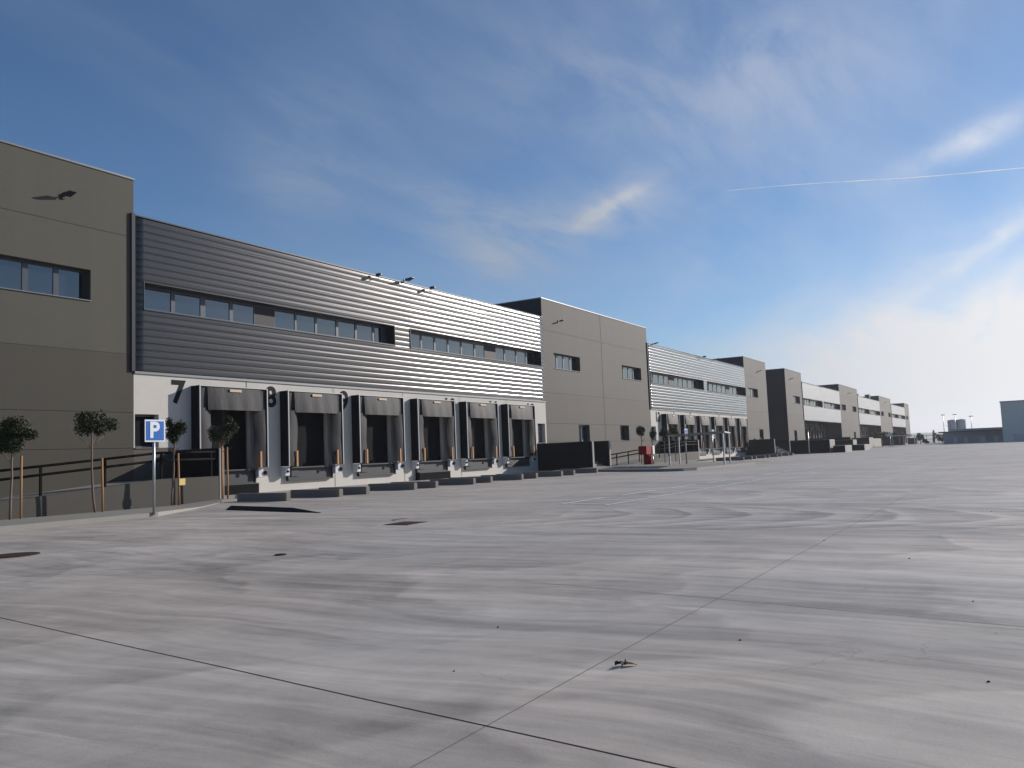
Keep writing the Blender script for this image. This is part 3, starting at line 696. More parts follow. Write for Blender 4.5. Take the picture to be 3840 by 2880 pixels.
# --- second warehouse beyond the passage, pale cladding over recessed docks
W2 = thing('warehouse', (127.7, YF, 0), 'far warehouse with pale cladding boxes over recessed docks between grey-brown concrete blocks', 'warehouse')
for i, (a, b, ws, lo) in enumerate(((127.7, 139.01, [(132.2, 137.0, 4)], [(131.4, 133.3, .9, 3.26, 'door')]),
        (172.75, 195.09, [(174.2, 179.4, 4), (187.4, 192.5, 4)], [(187.0, 189.4, .9, 3.2, 'door')]),
        (229.62, 252.93, [(231.8, 236.8, 4), (246.2, 251.2, 4)], []),
        (286.69, 299.24, [(290.0, 295.0, 4)], []))):
    tower(W2, a, b, ws, lo, [(a+b)/2] if i in (1, 2) else [])
def fr(x0, x1, n, g=.16):
    w = (x1-x0)/n; return [(x0+w*j+g/2, x0+w*(j+1)-g/2) for j in range(n)]
for a, b, s in ((139.01, 172.75, 1.0), (195.09, 229.62, 1.03), (252.93, 286.69, 1.0)):
    L = b-a
    o1 = (a+.45, a+.475*L); o2 = (a+.515*L, b-.3)
    p1 = fr(o1[0]+.2, o1[0]+.20*L, 4) + fr(o1[0]+.235*L, o1[1]-.5, 5); p2 = fr(o2[0]+.2, o2[0]+.275*L, 6) + fr(o2[0]+.32*L, o2[1]-.5, 4)
    panel(W2, a, b, [(o1[0], o1[1], p1, [(p1[3][1], 0)]), (o2[0], o2[1], p2, [(p2[5][1], 0)])], M['clad_light'], recess_depth=3.2, docks=[(a+2.6+4.95*j, 3.5) for j in range(6)])
    for j in range(6):
        dock_shelter(W2, a+2.6+4.95*j, 3.5, y=YF+3.2, simple=True)
    for j, t_ in enumerate(('19', '20', '21') if a < 140 else ('25',) if a < 200 else ()):
        text_mesh('bay_number', t_, 1.1, M['numb'], W2, (a+1.0+4.9*j, YF+3.19, 3.75), depth=.01, bold=.03)

# floodlights
floodlight('floodlight', 16.85, 11.18, 'floodlight high on the nearest concrete block at the left edge', .85)
floodlight('floodlight', 55.0, 11.1, 'floodlight on the second concrete block, left of its vertical joint', .75)
floodlight('floodlight', 36.4, 11.22, 'large floodlight at the top edge of the near dark cladding', .95, y=YF-.07)
floodlight('floodlight', 74.0, 11.18, 'floodlight at the left top corner of the second dark cladding', .9, y=YF-.07)
floodlight('floodlight', 93.0, 11.18, 'floodlight on the right part of the second cladding top edge', .9, y=YF-.07)
floodlight('floodlight', 112.2, 11.1, 'floodlight on the last concrete block of the near warehouse', .85)
floodlight('floodlight', 131.2, 11.2, 'floodlight on the first concrete block of the far warehouse', .85)
floodlight('floodlight', 155.0, 11.2, 'floodlight on the top edge of the first pale cladding', 1.0, y=YF-.07)
floodlight('floodlight', 183.4, 11.2, 'floodlight on the second concrete block of the far warehouse', 1.0)
floodlight('floodlight', 240.0, 11.2, 'floodlight on the third concrete block of the far warehouse', 1.0)
def camera_box(x, z, label):
    t = thing('security_camera', (x, YF-.07, z), label, 'camera', 'security cameras on the cladding top')
    MB().tube([(x, YF-.07, z), (x, YF-.35, z-.05), (x, YF-.35, z+.12)], .02, 6).build('bracket', M['dark'], t)
    MB().box(x-.07, x+.07, YF-.55, YF-.2, z+.1, z+.24, .02).build('camera_body', M['dark'], t)
camera_box(33.9, 10.95, 'small security camera left of the large floodlight on the cladding top')
camera_box(38.7, 10.98, 'small security camera right of the large floodlight on the cladding top')
camera_box(88.6, 10.98, 'small dark security camera above the middle of the second dark cladding')

def roof_unit(x, y, w, h, label):
    t = thing('roof_vent', (x, y, PT), label, 'roof vent', 'vents on the far roofs')
    MB().box(x-w/2, x+w/2, y-.5, y+.5, PT+.05, PT+h, .04).build('casing', M['dark'], t)
    MB().box(x-w/2-.1, x+w/2+.1, y-.6, y+.6, PT+h, PT+h+.12, .03).build('cap', M['coping'], t)
roof_unit(204, YF+1.6, 1.6, .8, 'dark vent box on the second pale cladding roof, the left one')
roof_unit(222, YF+1.6, 1.8, 1.4, 'dark vent box on the second pale cladding roof, the right one')

# ------------------------------------------------------------------ near ramp with landing and handrail
def ramp(x0, x1, xl, yo, zl, label_r, label_h, z0=-.10):
    """sloping ramp x0->x1 then level landing to xl; outer face at yo"""
    t = thing('access_ramp', (x0, yo, z0), label_r, 'ramp')
    w = MB(); th = .22
    prof = [(x0, z0), (x1, zl), (xl, zl)]
    for (a, za_), (b, zb_) in zip(prof, prof[1:]):
        w.prism([(a, yo), (b, yo), (b, yo+th), (a, yo+th)], -.4, [za_, zb_, zb_, za_])
    w.build('side_wall', M['retain'], t)
    f = MB()
    for (a, za_), (b, zb_) in zip(prof, prof[1:]): f.prism([(a, yo+th), (b, yo+th), (b, YF-.02), (a, YF-.02)], -.4, [za_-.06, zb_-.06, zb_-.06, za_-.06])
    f.build('deck', M['pave'], t)
    h = thing('handrail', (x0, yo, z0), label_h, 'handrail')
    def zt(x): return z0+(zl-z0)*min(1, max(0, (x-x0)/(x1-x0)))
    yr = yo+.11
    for k_, dz in ((0, .93), (1, .66)):
        MB().tube([(x0+.3, yr, zt(x0+.3)+dz), (x1, yr, zl+dz), (xl-.1, yr, zl+dz)], .042, 8).build('rail', M['rail'], h)
    x = x0+1.2
    while x < xl:
        MB().box(x-.035, x+.035, yr-.03, yr+.03, zt(x)-.05, zt(x)+.93).build('post', M['rail'], h); x += 2.15
    return t
ramp(7.0, 18.9, 21.36, 26.04, .85, 'sloping concrete access ramp below the nearest block, rising to a landing', 'dark two-bar handrail along the near access ramp')
ramp(55.1, 71.4, 74.5, 25.0, .85, 'sloping concrete access ramp beside the red hydrant cabinet', 'dark two-bar handrail on the ramp behind the thin canopy', z0=0.0)

def rwall(x0, x1, y0, y1, h, label, z0=-.3, m_=None):
    """concrete wall: shade put into the side colour, sunlight into the end face"""
    t = thing('retaining_wall', ((x0+x1)/2, (y0+y1)/2, 0), label, 'retaining wall', 'retaining walls across the dock fronts')
    MB().box(x0, x1, y0+.05, y1, z0, h).build('wall', M['wallshade'], t)
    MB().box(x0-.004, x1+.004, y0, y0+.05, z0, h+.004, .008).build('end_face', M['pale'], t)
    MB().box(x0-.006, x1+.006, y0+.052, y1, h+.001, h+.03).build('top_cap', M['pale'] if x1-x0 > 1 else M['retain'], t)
    return t
rwall(21.40, 21.62, 26.04, YF-.02, 1.90, 'dark wall at the right end of the near ramp landing, left of dock 7')
rwall(51.0, 51.25, 24.5, YF-.02, 1.90, 'tall dark wall right of dock 12, left side of the stair')
rwall(54.85, 55.08, 25.0, YF-.02, 1.93, 'dark wall on the right side of the stair by the red cabinet')
rwall(74.55, 74.78, 25.0, YF-.02, 1.92, 'dark wall at the top end of the canopy ramp')
rwall(103.9, 104.15, 25.2, YF-.02, 1.88, 'dark wall right of the last dock of the near warehouse')
rwall(109.2, 109.45, 24.6, YF-.02, 1.78, 'dark wall beyond the slanting stair string')
rwall(100.8, 103.9, 18.2, 22.3, 1.52, 'long low wall with a pale end reaching furthest into the yard')
rwall(101.0, 105.5, 16.6, 17.9, .78, 'low concrete wall with pale end behind the longest one')
rwall(116.7, 121.3, 16.8, 18.4, .74, 'low concrete wall with pale end, right of the three low walls')
rwall(135.0, 138.4, 21, 27, 1.46, 'pale-ended retaining wall in front of the first pale cladding')
rwall(151.6, 156.4, 21, 27, 1.75, 'pale-ended retaining wall left of the far stair')
rwall(139.5, 140, 22, YF, 1.9, 'dark wall at the left end of the first recessed docks')
rwall(196, 196.5, 20, YF, 2.0, 'dark wall in front of the second recessed docks')
rwall(172.0, 190.0, 24.0, 24.4, 1.6, 'dark wall in front of the second block of the far warehouse')

def stair(x0, x1, y0, y1, n, rise, label):
    t = thing('stair', (x0, y0, 0), label, 'stair'); dy = (y1-y0)/n
    for i in range(n):
        MB().box(x0, x1, y0+dy*i, y1, rise*i - (.2 if i == 0 else 0), rise*(i+1), .01).build('step', M['kerb'], t)
    MB().box(x0, x1, y1, YF-.02, -.2, rise*n).build('landing', M['pave'], t)
stair(51.27, 54.83, 25.2, 27.0, 5, .17, 'concrete stair between two dark walls beside dock 12')
def stair_string():
    t = thing('stair', (104.4, 24.6, 0), 'steel stair with pale slanting string beside the last near dock', 'stair')
    for x in (104.6, 107.6):
        MB().obox((x, 26.2, .95), (.05, 0, 0), (0, 1.75, 1.0), (0, -.10, .17)).build('string', M['galv'], t)
    for i in range(6): MB().box(104.65, 107.55, 24.9+.45*i, 25.2+.45*i, .22+.27*i, .26+.27*i).build('tread', M['galv'], t)
rwall(113.0, 113.3, 21.0, 26.6, 1.62, 'dark wall filling the passage behind the longest low wall')
stair_string()

# ------------------------------------------------------------------ wheel guides
GL = ['first low wheel guide, beside the last staked tree', 'second wheel guide, left of the pair below dock 8', 'wheel guide overlapping the second one from behind, below dock 8',
      'fourth low wheel guide, below dock 9', 'shorter-looking wheel guide just right of the fourth', 'sixth wheel guide, in front of the black pit of dock 10', 'wheel guide just right of the one before dock 10 pit',
      'eighth wheel guide, below dock 11', 'small-looking wheel guide right of the eighth', 'wheel guide at the near foot of the tall dark wall', 'wheel guide halfway along the tall dark wall', 'last wheel guide, by the stair and the kerbed island']
GP = [(19.55, 20.45), (21.60, 20.05), (23.17, 20.2), (25.98, 20.2), (27.38, 20.2), (30.05, 20.15), (31.9, 20.45), (34.5, 20.35), (36.0, 20.4), (38.4, 20.25), (39.9, 20.3), (43.4, 20.6)]
proto = MB().box(-.11, .11, 0, 2.35, -.05, .27, .02).build('wheel_guide', M['guide'])
def guide(i, x, y, label, s=1.):
    o = proto if i == 0 else proto.copy()
    if i: COL.objects.link(o)
    o.location = (x, y, 0); o.scale = (1, s, 1); tag(o, label, 'wheel guide', 'low concrete wheel guides on the dock apron'); return o
for i, ((x, y), l) in enumerate(zip(GP, GL)): guide(i, x, y, l)
G2 = [69.5, 72.3, 73.9, 77.2, 79.0, 82.3, 84.2, 87.5, 89.6]
N2 = ['first', 'second', 'third', 'fourth', 'fifth', 'sixth', 'seventh', 'eighth', 'last']
for i, x in enumerate(G2): guide(99+i, x, 19.45+.06*i, N2[i]+' wheel guide counted from the canopy, in the far row', 1.)

# ------------------------------------------------------------------ trees with stakes
def crown_mesh(cx, cy, cz, rx, ry, rz, n, leaf, seed, lobes=9):
    rnd = random.Random(seed); mb = MB(); L = []
    for i in range(lobes):
        a = rnd.uniform(0, 6.283); h = rnd.uniform(-.75, .9); rr = math.sqrt(max(.05, 1-h*h))*rnd.uniform(.40, .88)
        L.append((math.cos(a)*rr, math.sin(a)*rr, h*.75, rnd.uniform(.28, .52)))
    L.append((0, 0, 0, .46))
    for i in range(n):
        l = rnd.choice(L); d = Vector((rnd.gauss(0, 1), rnd.gauss(0, 1), rnd.gauss(0, 1))).normalized()*l[3]*rnd.uniform(.35, 1.08)
        p = Vector((cx+(l[0]+d.x)*rx, cy+(l[1]+d.y)*ry, cz+(l[2]+d.z)*rz))
        if p.z < cz-rz*.98: continue
        a = Vector((rnd.gauss(0, 1), rnd.gauss(0, 1), rnd.gauss(0, .7))).normalized(); b = a.cross(Vector((rnd.gauss(0, 1), rnd.gauss(0, 1), rnd.gauss(0, 1)))).normalized()
        s = leaf*rnd.uniform(.6, 1.25)
        mb.face([p-a*s, p+b*s*.42, p+a*s, p-b*s*.42])
    return mb
def young_tree(x, y, z0, cz, rx, rz, label, seed, kink=0., cx=None, leafs=2600, group='young staked trees along the pavement'):
    cx = x if cx is None else cx
    t = thing('young_tree', (x, y, z0), label, 'tree', group)
    zb = cz-rz*.75
    tr = MB(); rnd = random.Random(seed); pts = [(x, y, z0)]
    for i in range(1, 7):
        u = i/6; pts.append((x+(cx-x)*u+kink*math.sin(u*3.1)*.5+rnd.uniform(-.012, .012), y+rnd.uniform(-.012, .012), z0+(cz-z0)*u))
    tr.tube(pts, [.040, .036, .034, .032, .030, .026, .016], 7)
    for i in range(7):
        a = rnd.uniform(0, 6.28); b0 = Vector(pts[4]).lerp(Vector(pts[5]), rnd.random()); e = b0+Vector((math.cos(a)*rx*.7, math.sin(a)*rx*.7, rnd.uniform(.25, .9)*rz))
        tr.tube([b0, b0.lerp(e, .5)+Vector((0, 0, .03)), e], [.014, .010, .004], 5)
    tr.build('trunk', M['bark'], t)
    crown_mesh(cx, y, cz, rx*1.16, rx*1.1, rz*1.12, int(leafs*1.5), .047, seed, 8).build('crown', M['leafa'], t)
def stake(x, y, z0, h, label, lean=0.):
    o = MB().tube([(x, y, z0-.05), (x+lean, y, z0+h)], [.036, .034], 8).build('tree_stake', M['stake'], org=(x, y, z0))
    return tag(o, label, 'tree stake', 'wooden stakes beside the young trees')
YT = 25.35
young_tree(13.32, YT, -.10, 2.36, .62, .50, 'round-crowned young tree nearest the left edge of the yard', 3, cx=13.38, leafs=3600)
young_tree(15.95, YT, -.10, 2.74, .56, .52, 'young tree with a kinked trunk, between the left edge and the parking sign', 14, kink=-.16, cx=15.88, leafs=2600)
young_tree(18.78, YT, -.07, 2.50, .36, .50, 'narrow-crowned young tree just right of the parking sign', 25, cx=18.95, leafs=1900)
young_tree(20.98, YT, -.05, 2.58, .50, .52, 'young tree standing in front of dock 7', 37, leafs=2000)
stake(13.60, YT-.05, -.10, 1.86, 'wooden stake beside the leftmost tree')
stake(16.18, YT-.05, -.10, 1.74, 'wooden stake beside the kink-trunked tree', -.03)
stake(19.05, YT-.05, -.08, 1.82, 'wooden stake with a yellow tag by the narrow tree', -.04)
stake(20.88, YT-.08, -.06, 2.02, 'thick left stake of the pair in front of dock 7', .0)
stake(21.16, YT-.05, -.06, 1.98, 'right stake of the pair in front of dock 7', -.02)
tag(MB().box(18.98, 19.24, YT-.14, YT-.09, .60, .84, .01).build('tree_tag', M['tag'], org=(19.1, YT, .7)), 'yellow tag hanging on the third tree stake', 'tag')
tag(MB().box(21.2, 21.42, YT-.55, YT-.35, -.04, .16, .04).build('stone_block', M['stone'], org=(21.3, YT-.45, 0)), 'small pale block at the foot of the last stake', 'block')
G3 = 'young trees around the thin canopy'
young_tree(57.1, 23.5, 0, 2.46, .34, .52, 'young tree growing behind the red hydrant cabinet', 51, cx=57.4, leafs=1500, group=G3)
young_tree(59.5, 23.5, 0, 2.40, .30, .44, 'young tree between the red cabinet and the canopy', 52, cx=59.3, leafs=1300, group=G3)
young_tree(61.9, 23.5, 0, 2.38, .44, .52, 'fullest young tree, just left of the thin canopy', 53, leafs=2000, group=G3)
young_tree(64.3, 23.5, 0, 2.48, .42, .36, 'young tree seen through the canopy frame', 54, leafs=1700, group=G3)

# ------------------------------------------------------------------ parking sign
def parking_sign():
    x, y = 13.45, 18.86
    t = thing('parking_sign', (x, y, .1), 'blue square parking sign with a white P on a grey pole', 'sign')
    MB().tube([(x, y, .05), (x, y, 2.45)], .034, 12).build('pole', M['galv'], t)
    s = .275; pl = MB().box(x-s-.02, x+s+.02, y-.055, y-.035, 1.90, 2.47, .006).build('panel', M['signw'], t)
    MB().box(x-s+.02, x+s-.02, y-.062, y-.056, 1.94, 2.43, .002).build('blue_field', M['blue'], pl)
    text_mesh('letter', 'P', .56, M['signw'], pl, (x-.15, y-.066, 2.0), depth=.003, bold=.018)
    for z in (2.08, 2.3): MB().box(x-.06, x+.06, y-.035, y+.045, z-.015, z+.015).build('clamp', M['galv'], t)
parking_sign()
def small_sign(x, y, label, h=2.50):
    t = thing('parking_sign', (x, y, 0), label, 'sign', 'two small signs under the canopy')
    MB().tube([(x, y, 0), (x, y, h)], .05, 10).build('pole', M['galv'], t)
    p = MB().box(x-.30, x+.30, y-.09, y-.06, h-.46, h, .01).build('panel', M['signw'], t)
    MB().box(x-.24, x+.24, y-.10, y-.09, h-.30, h-.06, .004).build('blue_field', M['blue'], p)
    MB().box(x-.30, x+.30, y-.08, y-.06, h-.68, h-.52, .01).build('lower_plate', M['signw'], t)
small_sign(53.9, 18.95, 'small white and blue sign at the left part of the thin canopy')
small_sign(64.0, 20.3, 'small white and blue sign behind the right part of the thin canopy', 2.55)

# ------------------------------------------------------------------ canopy
def canopy():
    t = thing('canopy', (51, 17, 0), 'thin flat canopy on slim grey posts beside the hydrant cabinet', 'canopy')
    c = [(51.15, 19.1), (56.05, 20.2), (53.4, 15.85), (48.55, 14.75)]
    for px, py in c: MB().box(px-.04, px+.04, py-.04, py+.04, 0, 2.03).build('post', M['galv'], t)
    cx, cy = sum(p[0] for p in c)/4, sum(p[1] for p in c)/4
    o = [(cx+(a-cx)*1.07, cy+(b-cy)*1.07) for a, b in c]
    MB().prism(o, 2.03, 2.11).build('roof', M['galv'], t)
canopy()
# island kerb
def island(poly, label, h=.14):
    mb = MB(); mb.prism(poly, -.1, h); struct(mb.build('traffic_island', M['kerb']))
    n = len(poly); cx, cy = sum(p[0] for p in poly)/n, sum(p[1] for p in poly)/n
    ins = [(a+(cx-a)*.02+(.15 if a < cx else -.15), b+(cy-b)*.02+(.12 if b < cy else -.12)) for a, b in poly]
    struct(MB().face([(a, b, h+.004) for a, b in ins]).build('island_paving', M['pave']))
island([(45.8, 24.9), (45.2, 21.5), (43.2, 18.0), (42.2, 16.0), (42.4, 15.1), (43.4, 14.7), (46, 14.65), (54.5, 14.5), (57.2, 14.2), (58.3, 15.0), (58.5, 17.8), (59, 20), (66, 22.4), (75, 23.6), (75, 24.95)], 'x')

# ------------------------------------------------------------------ hydrant cabinet
def hydrant():
    x, y = 56.0, 22.6
    t = thing('hydrant_cabinet', (x, y, 0), 'red fire hose cabinet with a white door on a red stand', 'cabinet')
    MB().box(x-.72, x+.30, y-.25, y+.35, .86, 1.47, .02).build('cabinet', M['red'], t)
    MB().box(x+.34, x+.72, y-.32, y-.26, .86, 1.47, .01).build('door', M['cabw'], t)
    MB().box(x-.12, x+.50, y-.20, y+.24, 0.1, .86, .02).build('stand', M['red'], t)
    MB().box(x+.05, x+.50, y-.26, y-.21, .12, .80, .01).build('front_panel', M['cabw'] if False else M['red'], t)
    MB().tube([(x+.18, y-.35, .1), (x+.18, y-.35, .75)], .05, 8).build('riser_pipe', M['galv'], t)
hydrant()

# ------------------------------------------------------------------ manholes, plate, litter
def disc(name, x, y, r, m_, label, cat, z=.012, n=32):
    mb = MB(); mb.prism([(x+r*math.cos(2*math.pi*i/n), y+r*math.sin(2*math.pi*i/n)) for i in range(n)], -.02, z)
    t = thing(name, (x, y, 0), label, cat); mb.build('lid', m_, t)
    g = MB()
    for i in range(-3, 4):
        w = math.sqrt(max(0, (r*.85)**2-(i*r*.22)**2)); g.box(x-w, x+w, y+i*r*.22-.01, y+i*r*.22+.01, z, z+.004)
    g.build('ribs', m_, t)
disc('manhole_cover', 6.85, 12.95, .36, M['iron'], 'round rusty manhole cover at the left edge of the slab', 'manhole cover')
disc('manhole_cover', 7.92, 8.45, .075, M['iron'], 'tiny round valve cover on the open slab', 'valve cover')
def sq_cover(x, y, sx, sy, rot, label, m_):
    t = thing('manhole_cover', (x, y, 0), label, 'manhole cover'); c, s = math.cos(rot), math.sin(rot)
    P = lambda a, b: (x+a*c-b*s, y+a*s+b*c)
    MB().prism([P(-sx, -sy), P(sx, -sy), P(sx, sy), P(-sx, sy)], -.02, .006).build('frame', M['guide'], t)
    MB().prism([P(-sx*.9, -sy*.88), P(sx*.9, -sy*.88), P(sx*.9, sy*.88), P(-sx*.9, sy*.88)], 0, .012).build('lid', m_, t)
sq_cover(12.37, 9.88, .34, .30, .05, 'square rusty inspection cover in the middle of the slab', M['iron'])
sq_cover(13.2, 10.7, .22, .06, .1, 'small narrow reddish cover just beyond the square one', mat('red_iron', (.22,.06,.05), .7))
pl = MB().prism([(17.35, 20.6), (16.4, 17.0), (14.75, 14.35), (14.95, 15.6), (15.65, 18.8)], -.02, .01).build('dark_plate', M['plate'], org=(16, 18, 0))  # thin flat shape of even dark colour
tag(pl, 'long dark plate lying on the slab below the first wheel guide', 'plate')

def leaf_pile():
    t = thing('dead_leaf', (4.37, 1.94, 0), 'curled brown dead leaf lying on the slab beside the long joint', 'leaf')
    rnd = random.Random(4)
    def curl(cx, cy, L, W, h, ang, m_):
        mb = MB(); n = 9; prev = None; c, s = math.cos(ang), math.sin(ang)
        for i in range(n+1):
            u = i/n; w = W*math.sin(math.pi*(.08+.88*u))**.8; a = (u-.5)*L; cur = []
            for q in range(5):
                v = (q/4-.5)*2; bx, by = a, v*w*.75; z = .004 + h*(abs(v)**1.5)*(.5+.5*math.sin(u*5+v)) + h*.35*math.sin(math.pi*u)
                cur.append((cx+bx*c-by*s, cy+bx*s+by*c, z))
            if prev:
                for q in range(4): mb.face([prev[q], cur[q], cur[q+1], prev[q+1]], True)
            prev = cur
        mb.build('leaf_blade', m_, t)
    curl(4.36, 1.985, .065, .018, .020, YAW-1.5, M['leafdark']); curl(4.38, 1.935, .075, .021, .015, YAW-1.75, M['leafdry']); curl(4.35, 1.96, .045, .014, .03, YAW-.7, M['leafdark'])
leaf_pile()
rnd = random.Random(11); k0 = None
spots = [(9.3, 1.0), (10.8, 2.1), (7.0, .35), (5.2, 1.55), (4.75, .2), (5.0, 3.2), (15.3, .4), (3.9, 2.8)]
PL = ['small dark pebble %s' % w_ for w_ in ('among the trowel arcs at right', 'on the far side of the slab near the long joint', 'in the middle right of the slab', 'just beyond the dead leaf', 'nearest the lower right corner',
      'left of the long joint, before the first cross joint', 'farthest out on the slab', 'left of the crossing of the two joints')]
for i, (x, y) in enumerate(spots):
    r = rnd.uniform(.0035, .0065)*(1+x*.09); mb = MB()
    P = [Vector((rnd.gauss(0, 1), rnd.gauss(0, 1), abs(rnd.gauss(0, .7)))).normalized()*r*rnd.uniform(.7, 1.2) for _ in range(6)]
    base = [(x+r*math.cos(a)*rnd.uniform(.8, 1.3), y+r*math.sin(a)*rnd.uniform(.8, 1.3)) for a in [q*6.283/7 for q in range(7)]]
    top = [(x+(bx-x)*.55, y+(by-y)*.55) for bx, by in base]
    for q in range(7):
        w_ = (q+1) % 7; mb.face([(*base[q], 0), (*base[w_], 0), (*top[w_], r*.8), (*top[q], r*.8)])
    mb.face([(*p, r*.8) for p in top])
    tag(mb.build('pebble', M['rubber'], org=(x, y, 0)), PL[i], 'pebble', 'pebbles scattered on the slab')

# ------------------------------------------------------------------ far right: warehouse, annex, silo, poles, fence, bushes
def far_block():
    t = thing('far_building', (181, 0, 0), 'big grey-green shaded building at the right edge of the view', 'building')
    MB().box(181, 215, -60, 1.75, -.2, 7.45).build('wall', M['farwall'], t)
    MB().box(180.9, 215.1, -60, 1.85, 7.45, 7.62).build('roof', M['coping'], t)
    for y in (-.9, -3.5, -6.1): MB().box(180.9, 181, y-1.0, y+1.0, .2, 1.4).build('dock_door', M['silo'], t)
    t = thing('far_annex', (187, 5, 0), 'low long shaded annex left of the big grey-green building', 'building')
    MB().box(188, 205, 1.8, 12.2, -.2, 2.2).build('wall', M['fardark'], t)
    MB().prism([(186.2, 1.8), (206, 1.8), (206, 13.0), (187.5, 13.0)], 2.2, 2.42).build('roof', M['dark'], t)
    for y, w in ((3.0, .8), (5.3, 1.0), (8.2, .5), (10.1, .7)): MB().box(187.93, 188, y-w/2, y+w/2, .1, 1.2).build('window', M['silo'], t)
    t = thing('far_canopy', (186, 3, 0), 'bright upper roof edge above the annex', 'roof')
    MB().prism([(206, 1.9), (216, 1.9), (216, 12), (206, 12)], 2.3, 3.0).build('roof', M['silo'], t)
far_block()
def silo():
    for i, (x, y, r, h, l) in enumerate(((300, 16.6, 1.35, 6.7, 'left tank of the grey silo block'), (300, 14.0, 1.25, 6.75, 'right tank of the grey silo block'))):
        n = 20; t = thing('silo', (x, y, 0), l, 'silo', 'pair of grey tanks beyond the annex')
        pts = [(x+r*math.cos(2*math.pi*j/n), y+r*math.sin(2*math.pi*j/n)) for j in range(n)]
        MB().prism(pts, 0, h).build('tank', M['silo'], t)
        mb = MB()
        for j in range(n): mb.face([(*pts[j], h), (*pts[(j+1) % n], h), (x, y, h+.25)])
        mb.build('cap', M['coping'], t)
silo()
def pole(x, y, h, label, head=True, name='light_pole', cat='light pole', r=.10):
    t = thing(name, (x, y, 0), label, cat, 'tall poles beyond the yard')
    MB().tube([(x, y, 0), (x, y, h)], [r, r*.6], 8).build('pole', M['galv'], t)
    if head: MB().box(x-.2, x+.2, y-.45, y+.45, h, h+.16, .02).build('lamp_head', M['dark'], t)
pole(230, 14.6, 6.75, 'tall light pole left of the grey tanks'); pole(230, 12.05, 6.7, 'tall light pole standing before the grey tanks'); pole(230, 8.6, 6.1, 'tall light pole right of the grey tanks')
pole(95.2, 19.4, 2.45, 'short white post before the last concrete block', False, 'white_post', 'post', .06)
t = thing('warning_sign', (148, 17.3, 0), 'small triangular sign on a pole near the far kerb', 'sign')
MB().tube([(148, 17.3, 0), (148, 17.3, 2.0)], .06, 8).build('pole', M['galv'], t)
p_ = MB(); p_.face([(147.7, 17.85, 1.75), (148.1, 16.75, 1.75), (147.9, 17.3, 2.6)]); p_.face([(147.73, 17.86, 1.75), (148.13, 16.76, 1.75), (147.93, 17.31, 2.6)])
p_.build('panel', M['galv'], t)
def lattice(x, y, h, label):
    t = thing('pylon', (x, y, 0), label, 'pylon', 'thin far masts')
    m_ = MB(); m_.tube([(x, y-.35, 0), (x, y-.1, h)], .07, 5); m_.tube([(x, y+.35, 0), (x, y+.1, h)], .07, 5)
    for i in range(8): m_.tube([(x, y-.3+.02*i, h*i/8), (x, y+.3-.02*i, h*(i+1)/8)], .04, 4)
    m_.build('mast', M['galv'], t); MB().box(x-.1, x+.1, y-1.5, y+1.5, h, h+.10).build('crossarm', M['galv'], t)
lattice(420, 24.5, 6.6, 'lattice mast left of the silos, the left one'); lattice(430, 22.0, 6.4, 'lattice mast left of the silos, the right one')
def fence(x, y0, y1, h, label):
    t = thing('fence', (x, y0, 0), label, 'fence')
    for z in (h*.5, h): MB().box(x-.04, x+.04, y0, y1, z-.05, z+.05).build('rail', M['dark'], t)
    y = y0
    while y <= y1: MB().box(x-.05, x+.05, y-.05, y+.05, 0, h+.1).build('post', M['dark'], t); y += 1.4
fence(240, 15.2, 24, 2.0, 'dark rail fence between the bushes and the annex')
def bush(x, y, z, rx, rz, label, seed, n=900, leaf=.22, name='bush', m_=None):
    t = thing(name, (x, y, 0), label, 'bush' if name == 'bush' else 'tree', 'bushes and trees at the far end')
    MB().tube([(x, y, 0), (x, y, z)], [.12, .05], 6).build('trunk', M['bark'], t)
    crown_mesh(x, y, z, rx, rx, rz, n, leaf, seed).build('crown', M['leafa'], t)
bush(214, 18.6, 1.5, .95, 1.0, 'tall dark bush right of the green container', 61); bush(214, 17.6, .5, .9, .6, 'low dark bush at the right of the tall one', 62)
bush(172, 21.6, 2.25, 1.9, .75, 'dark spreading tree in front of the second far concrete block', 63, 1500, .16, 'tree'); bush(182, 19.6, 2.2, 1.6, .45, 'flat dark tree crown behind the far canopy', 64, 900, .16, 'tree')
bush(226, 12.8, 1.0, 1.6, 1.3, 'grey-green shrub left of the annex', 65); bush(226, 14.9, .9, 1.4, 1.2, 'grey-green shrub below the left light pole', 66); bush(226, 16.6, 1.6, .5, 1.8, 'tall thin bare shrub beyond the fence', 67, 300)
t = thing('container', (214, 19.8, 0), 'dark green container beside the tall bush', 'container')
MB().box(212, 218, 19.3, 21.2, .05, 1.5, .04).build('body', M['green'], t); MB().box(211.95, 212, 20.2, 20.3, .1, 1.45).build('door_bar', M['dark'], t)
t = thing('canopy', (165, 17, 0), 'far canopy with glazed roof edge at the end of the far warehouse', 'canopy')
MB().box(160, 169, 15.2, 19.0, 1.85, 2.0).build('roof', M['silo'], t)
for y in (15.3, 17.1, 18.9): MB().box(164.9, 165.1, y-.06, y+.06, 0, 1.85).build('post', M['galv'], t)

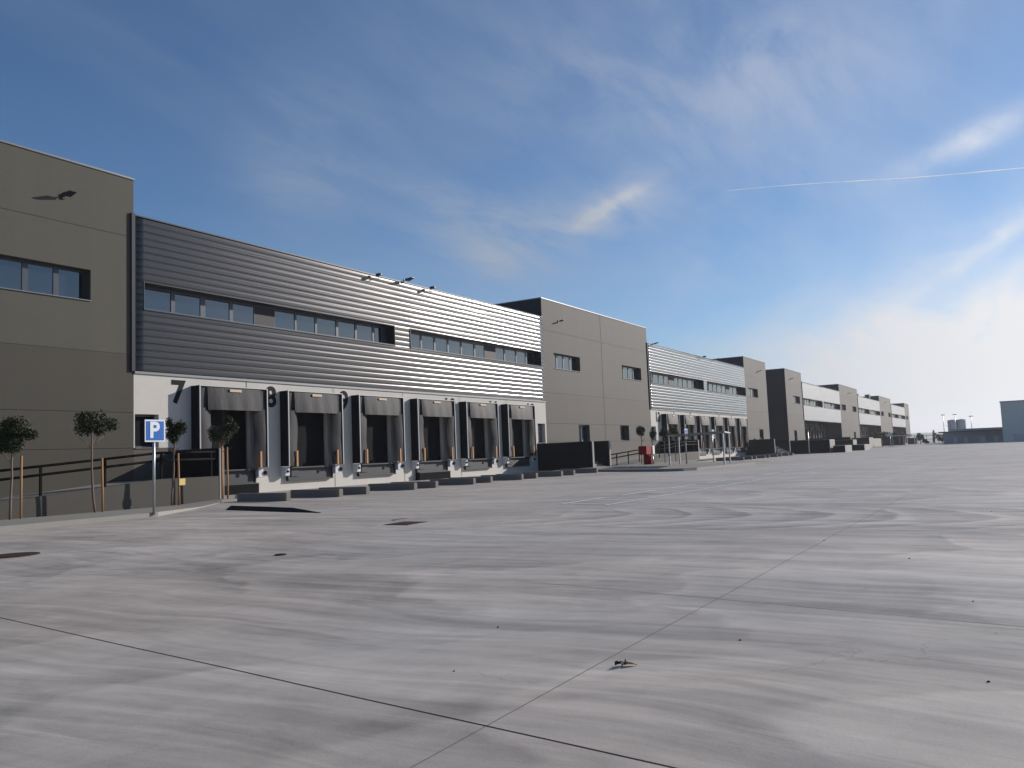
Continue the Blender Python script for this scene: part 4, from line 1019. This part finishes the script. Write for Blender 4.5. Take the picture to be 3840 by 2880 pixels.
# ------------------------------------------------------------------ contrail high above
def contrail():
    a = Vector((3028, 851, 955)).normalized()*6000; b = Vector((3592.7, -150, 988)).normalized()*6000; n = 40; pts = []; rad = []
    for i in range(n+1):
        u = i/n; pts.append(a.lerp(b, u)+Vector((0, 0, 6*math.sin(u*7)))); rad.append(2.8*(.4+1.2*u)*(1+.25*math.sin(u*31)))
    o = MB().tube(pts, rad, 8).build('contrail', None or contrail_mat())
    tag(o, 'thin straight aircraft contrail across the right part of the sky', 'contrail')
def contrail_mat():
    ma = bpy.data.materials.new('contrail_ice'); ma.use_nodes = True; k = NT(ma.node_tree); k.n.clear()
    out = k.node('ShaderNodeOutputMaterial'); mx = k.node('ShaderNodeMixShader'); tr = k.node('ShaderNodeBsdfTransparent'); df = k.node('ShaderNodeBsdfTranslucent'); df2 = k.node('ShaderNodeBsdfDiffuse'); ad = k.node('ShaderNodeMixShader')
    df.inputs[0].default_value = (.95, .97, 1, 1); df2.inputs[0].default_value = (.95, .97, 1, 1)
    k.l.new(df.outputs[0], ad.inputs[1]); k.l.new(df2.outputs[0], ad.inputs[2]); ad.inputs[0].default_value = .5
    g = k.node('ShaderNodeNewGeometry').outputs['Position']
    f = k.mapr(k.noise(g, .006, 4, .6), .3, .7, .35, .75)
    k.l.new(f, mx.inputs[0]); k.l.new(tr.outputs[0], mx.inputs[1]); k.l.new(ad.outputs[0], mx.inputs[2]); k.l.new(mx.outputs[0], out.inputs[0]); return ma
contrail()

# ------------------------------------------------------------------ thin haze in the air
def haze():
    ma = bpy.data.materials.new('haze_air'); ma.use_nodes = True; k = NT(ma.node_tree); k.n.clear()
    out = k.node('ShaderNodeOutputMaterial'); v = k.node('ShaderNodeVolumePrincipled'); v.inputs['Color'].default_value = (.92, .95, 1, 1)
    v.inputs['Density'].default_value = .00027; v.inputs['Anisotropy'].default_value = .35; k.l.new(v.outputs[0], out.inputs['Volume'])
    o = MB().box(-700, 3100, -1600, 1600, -2, 60).build('haze', ma); o['kind'] = 'stuff'
haze()
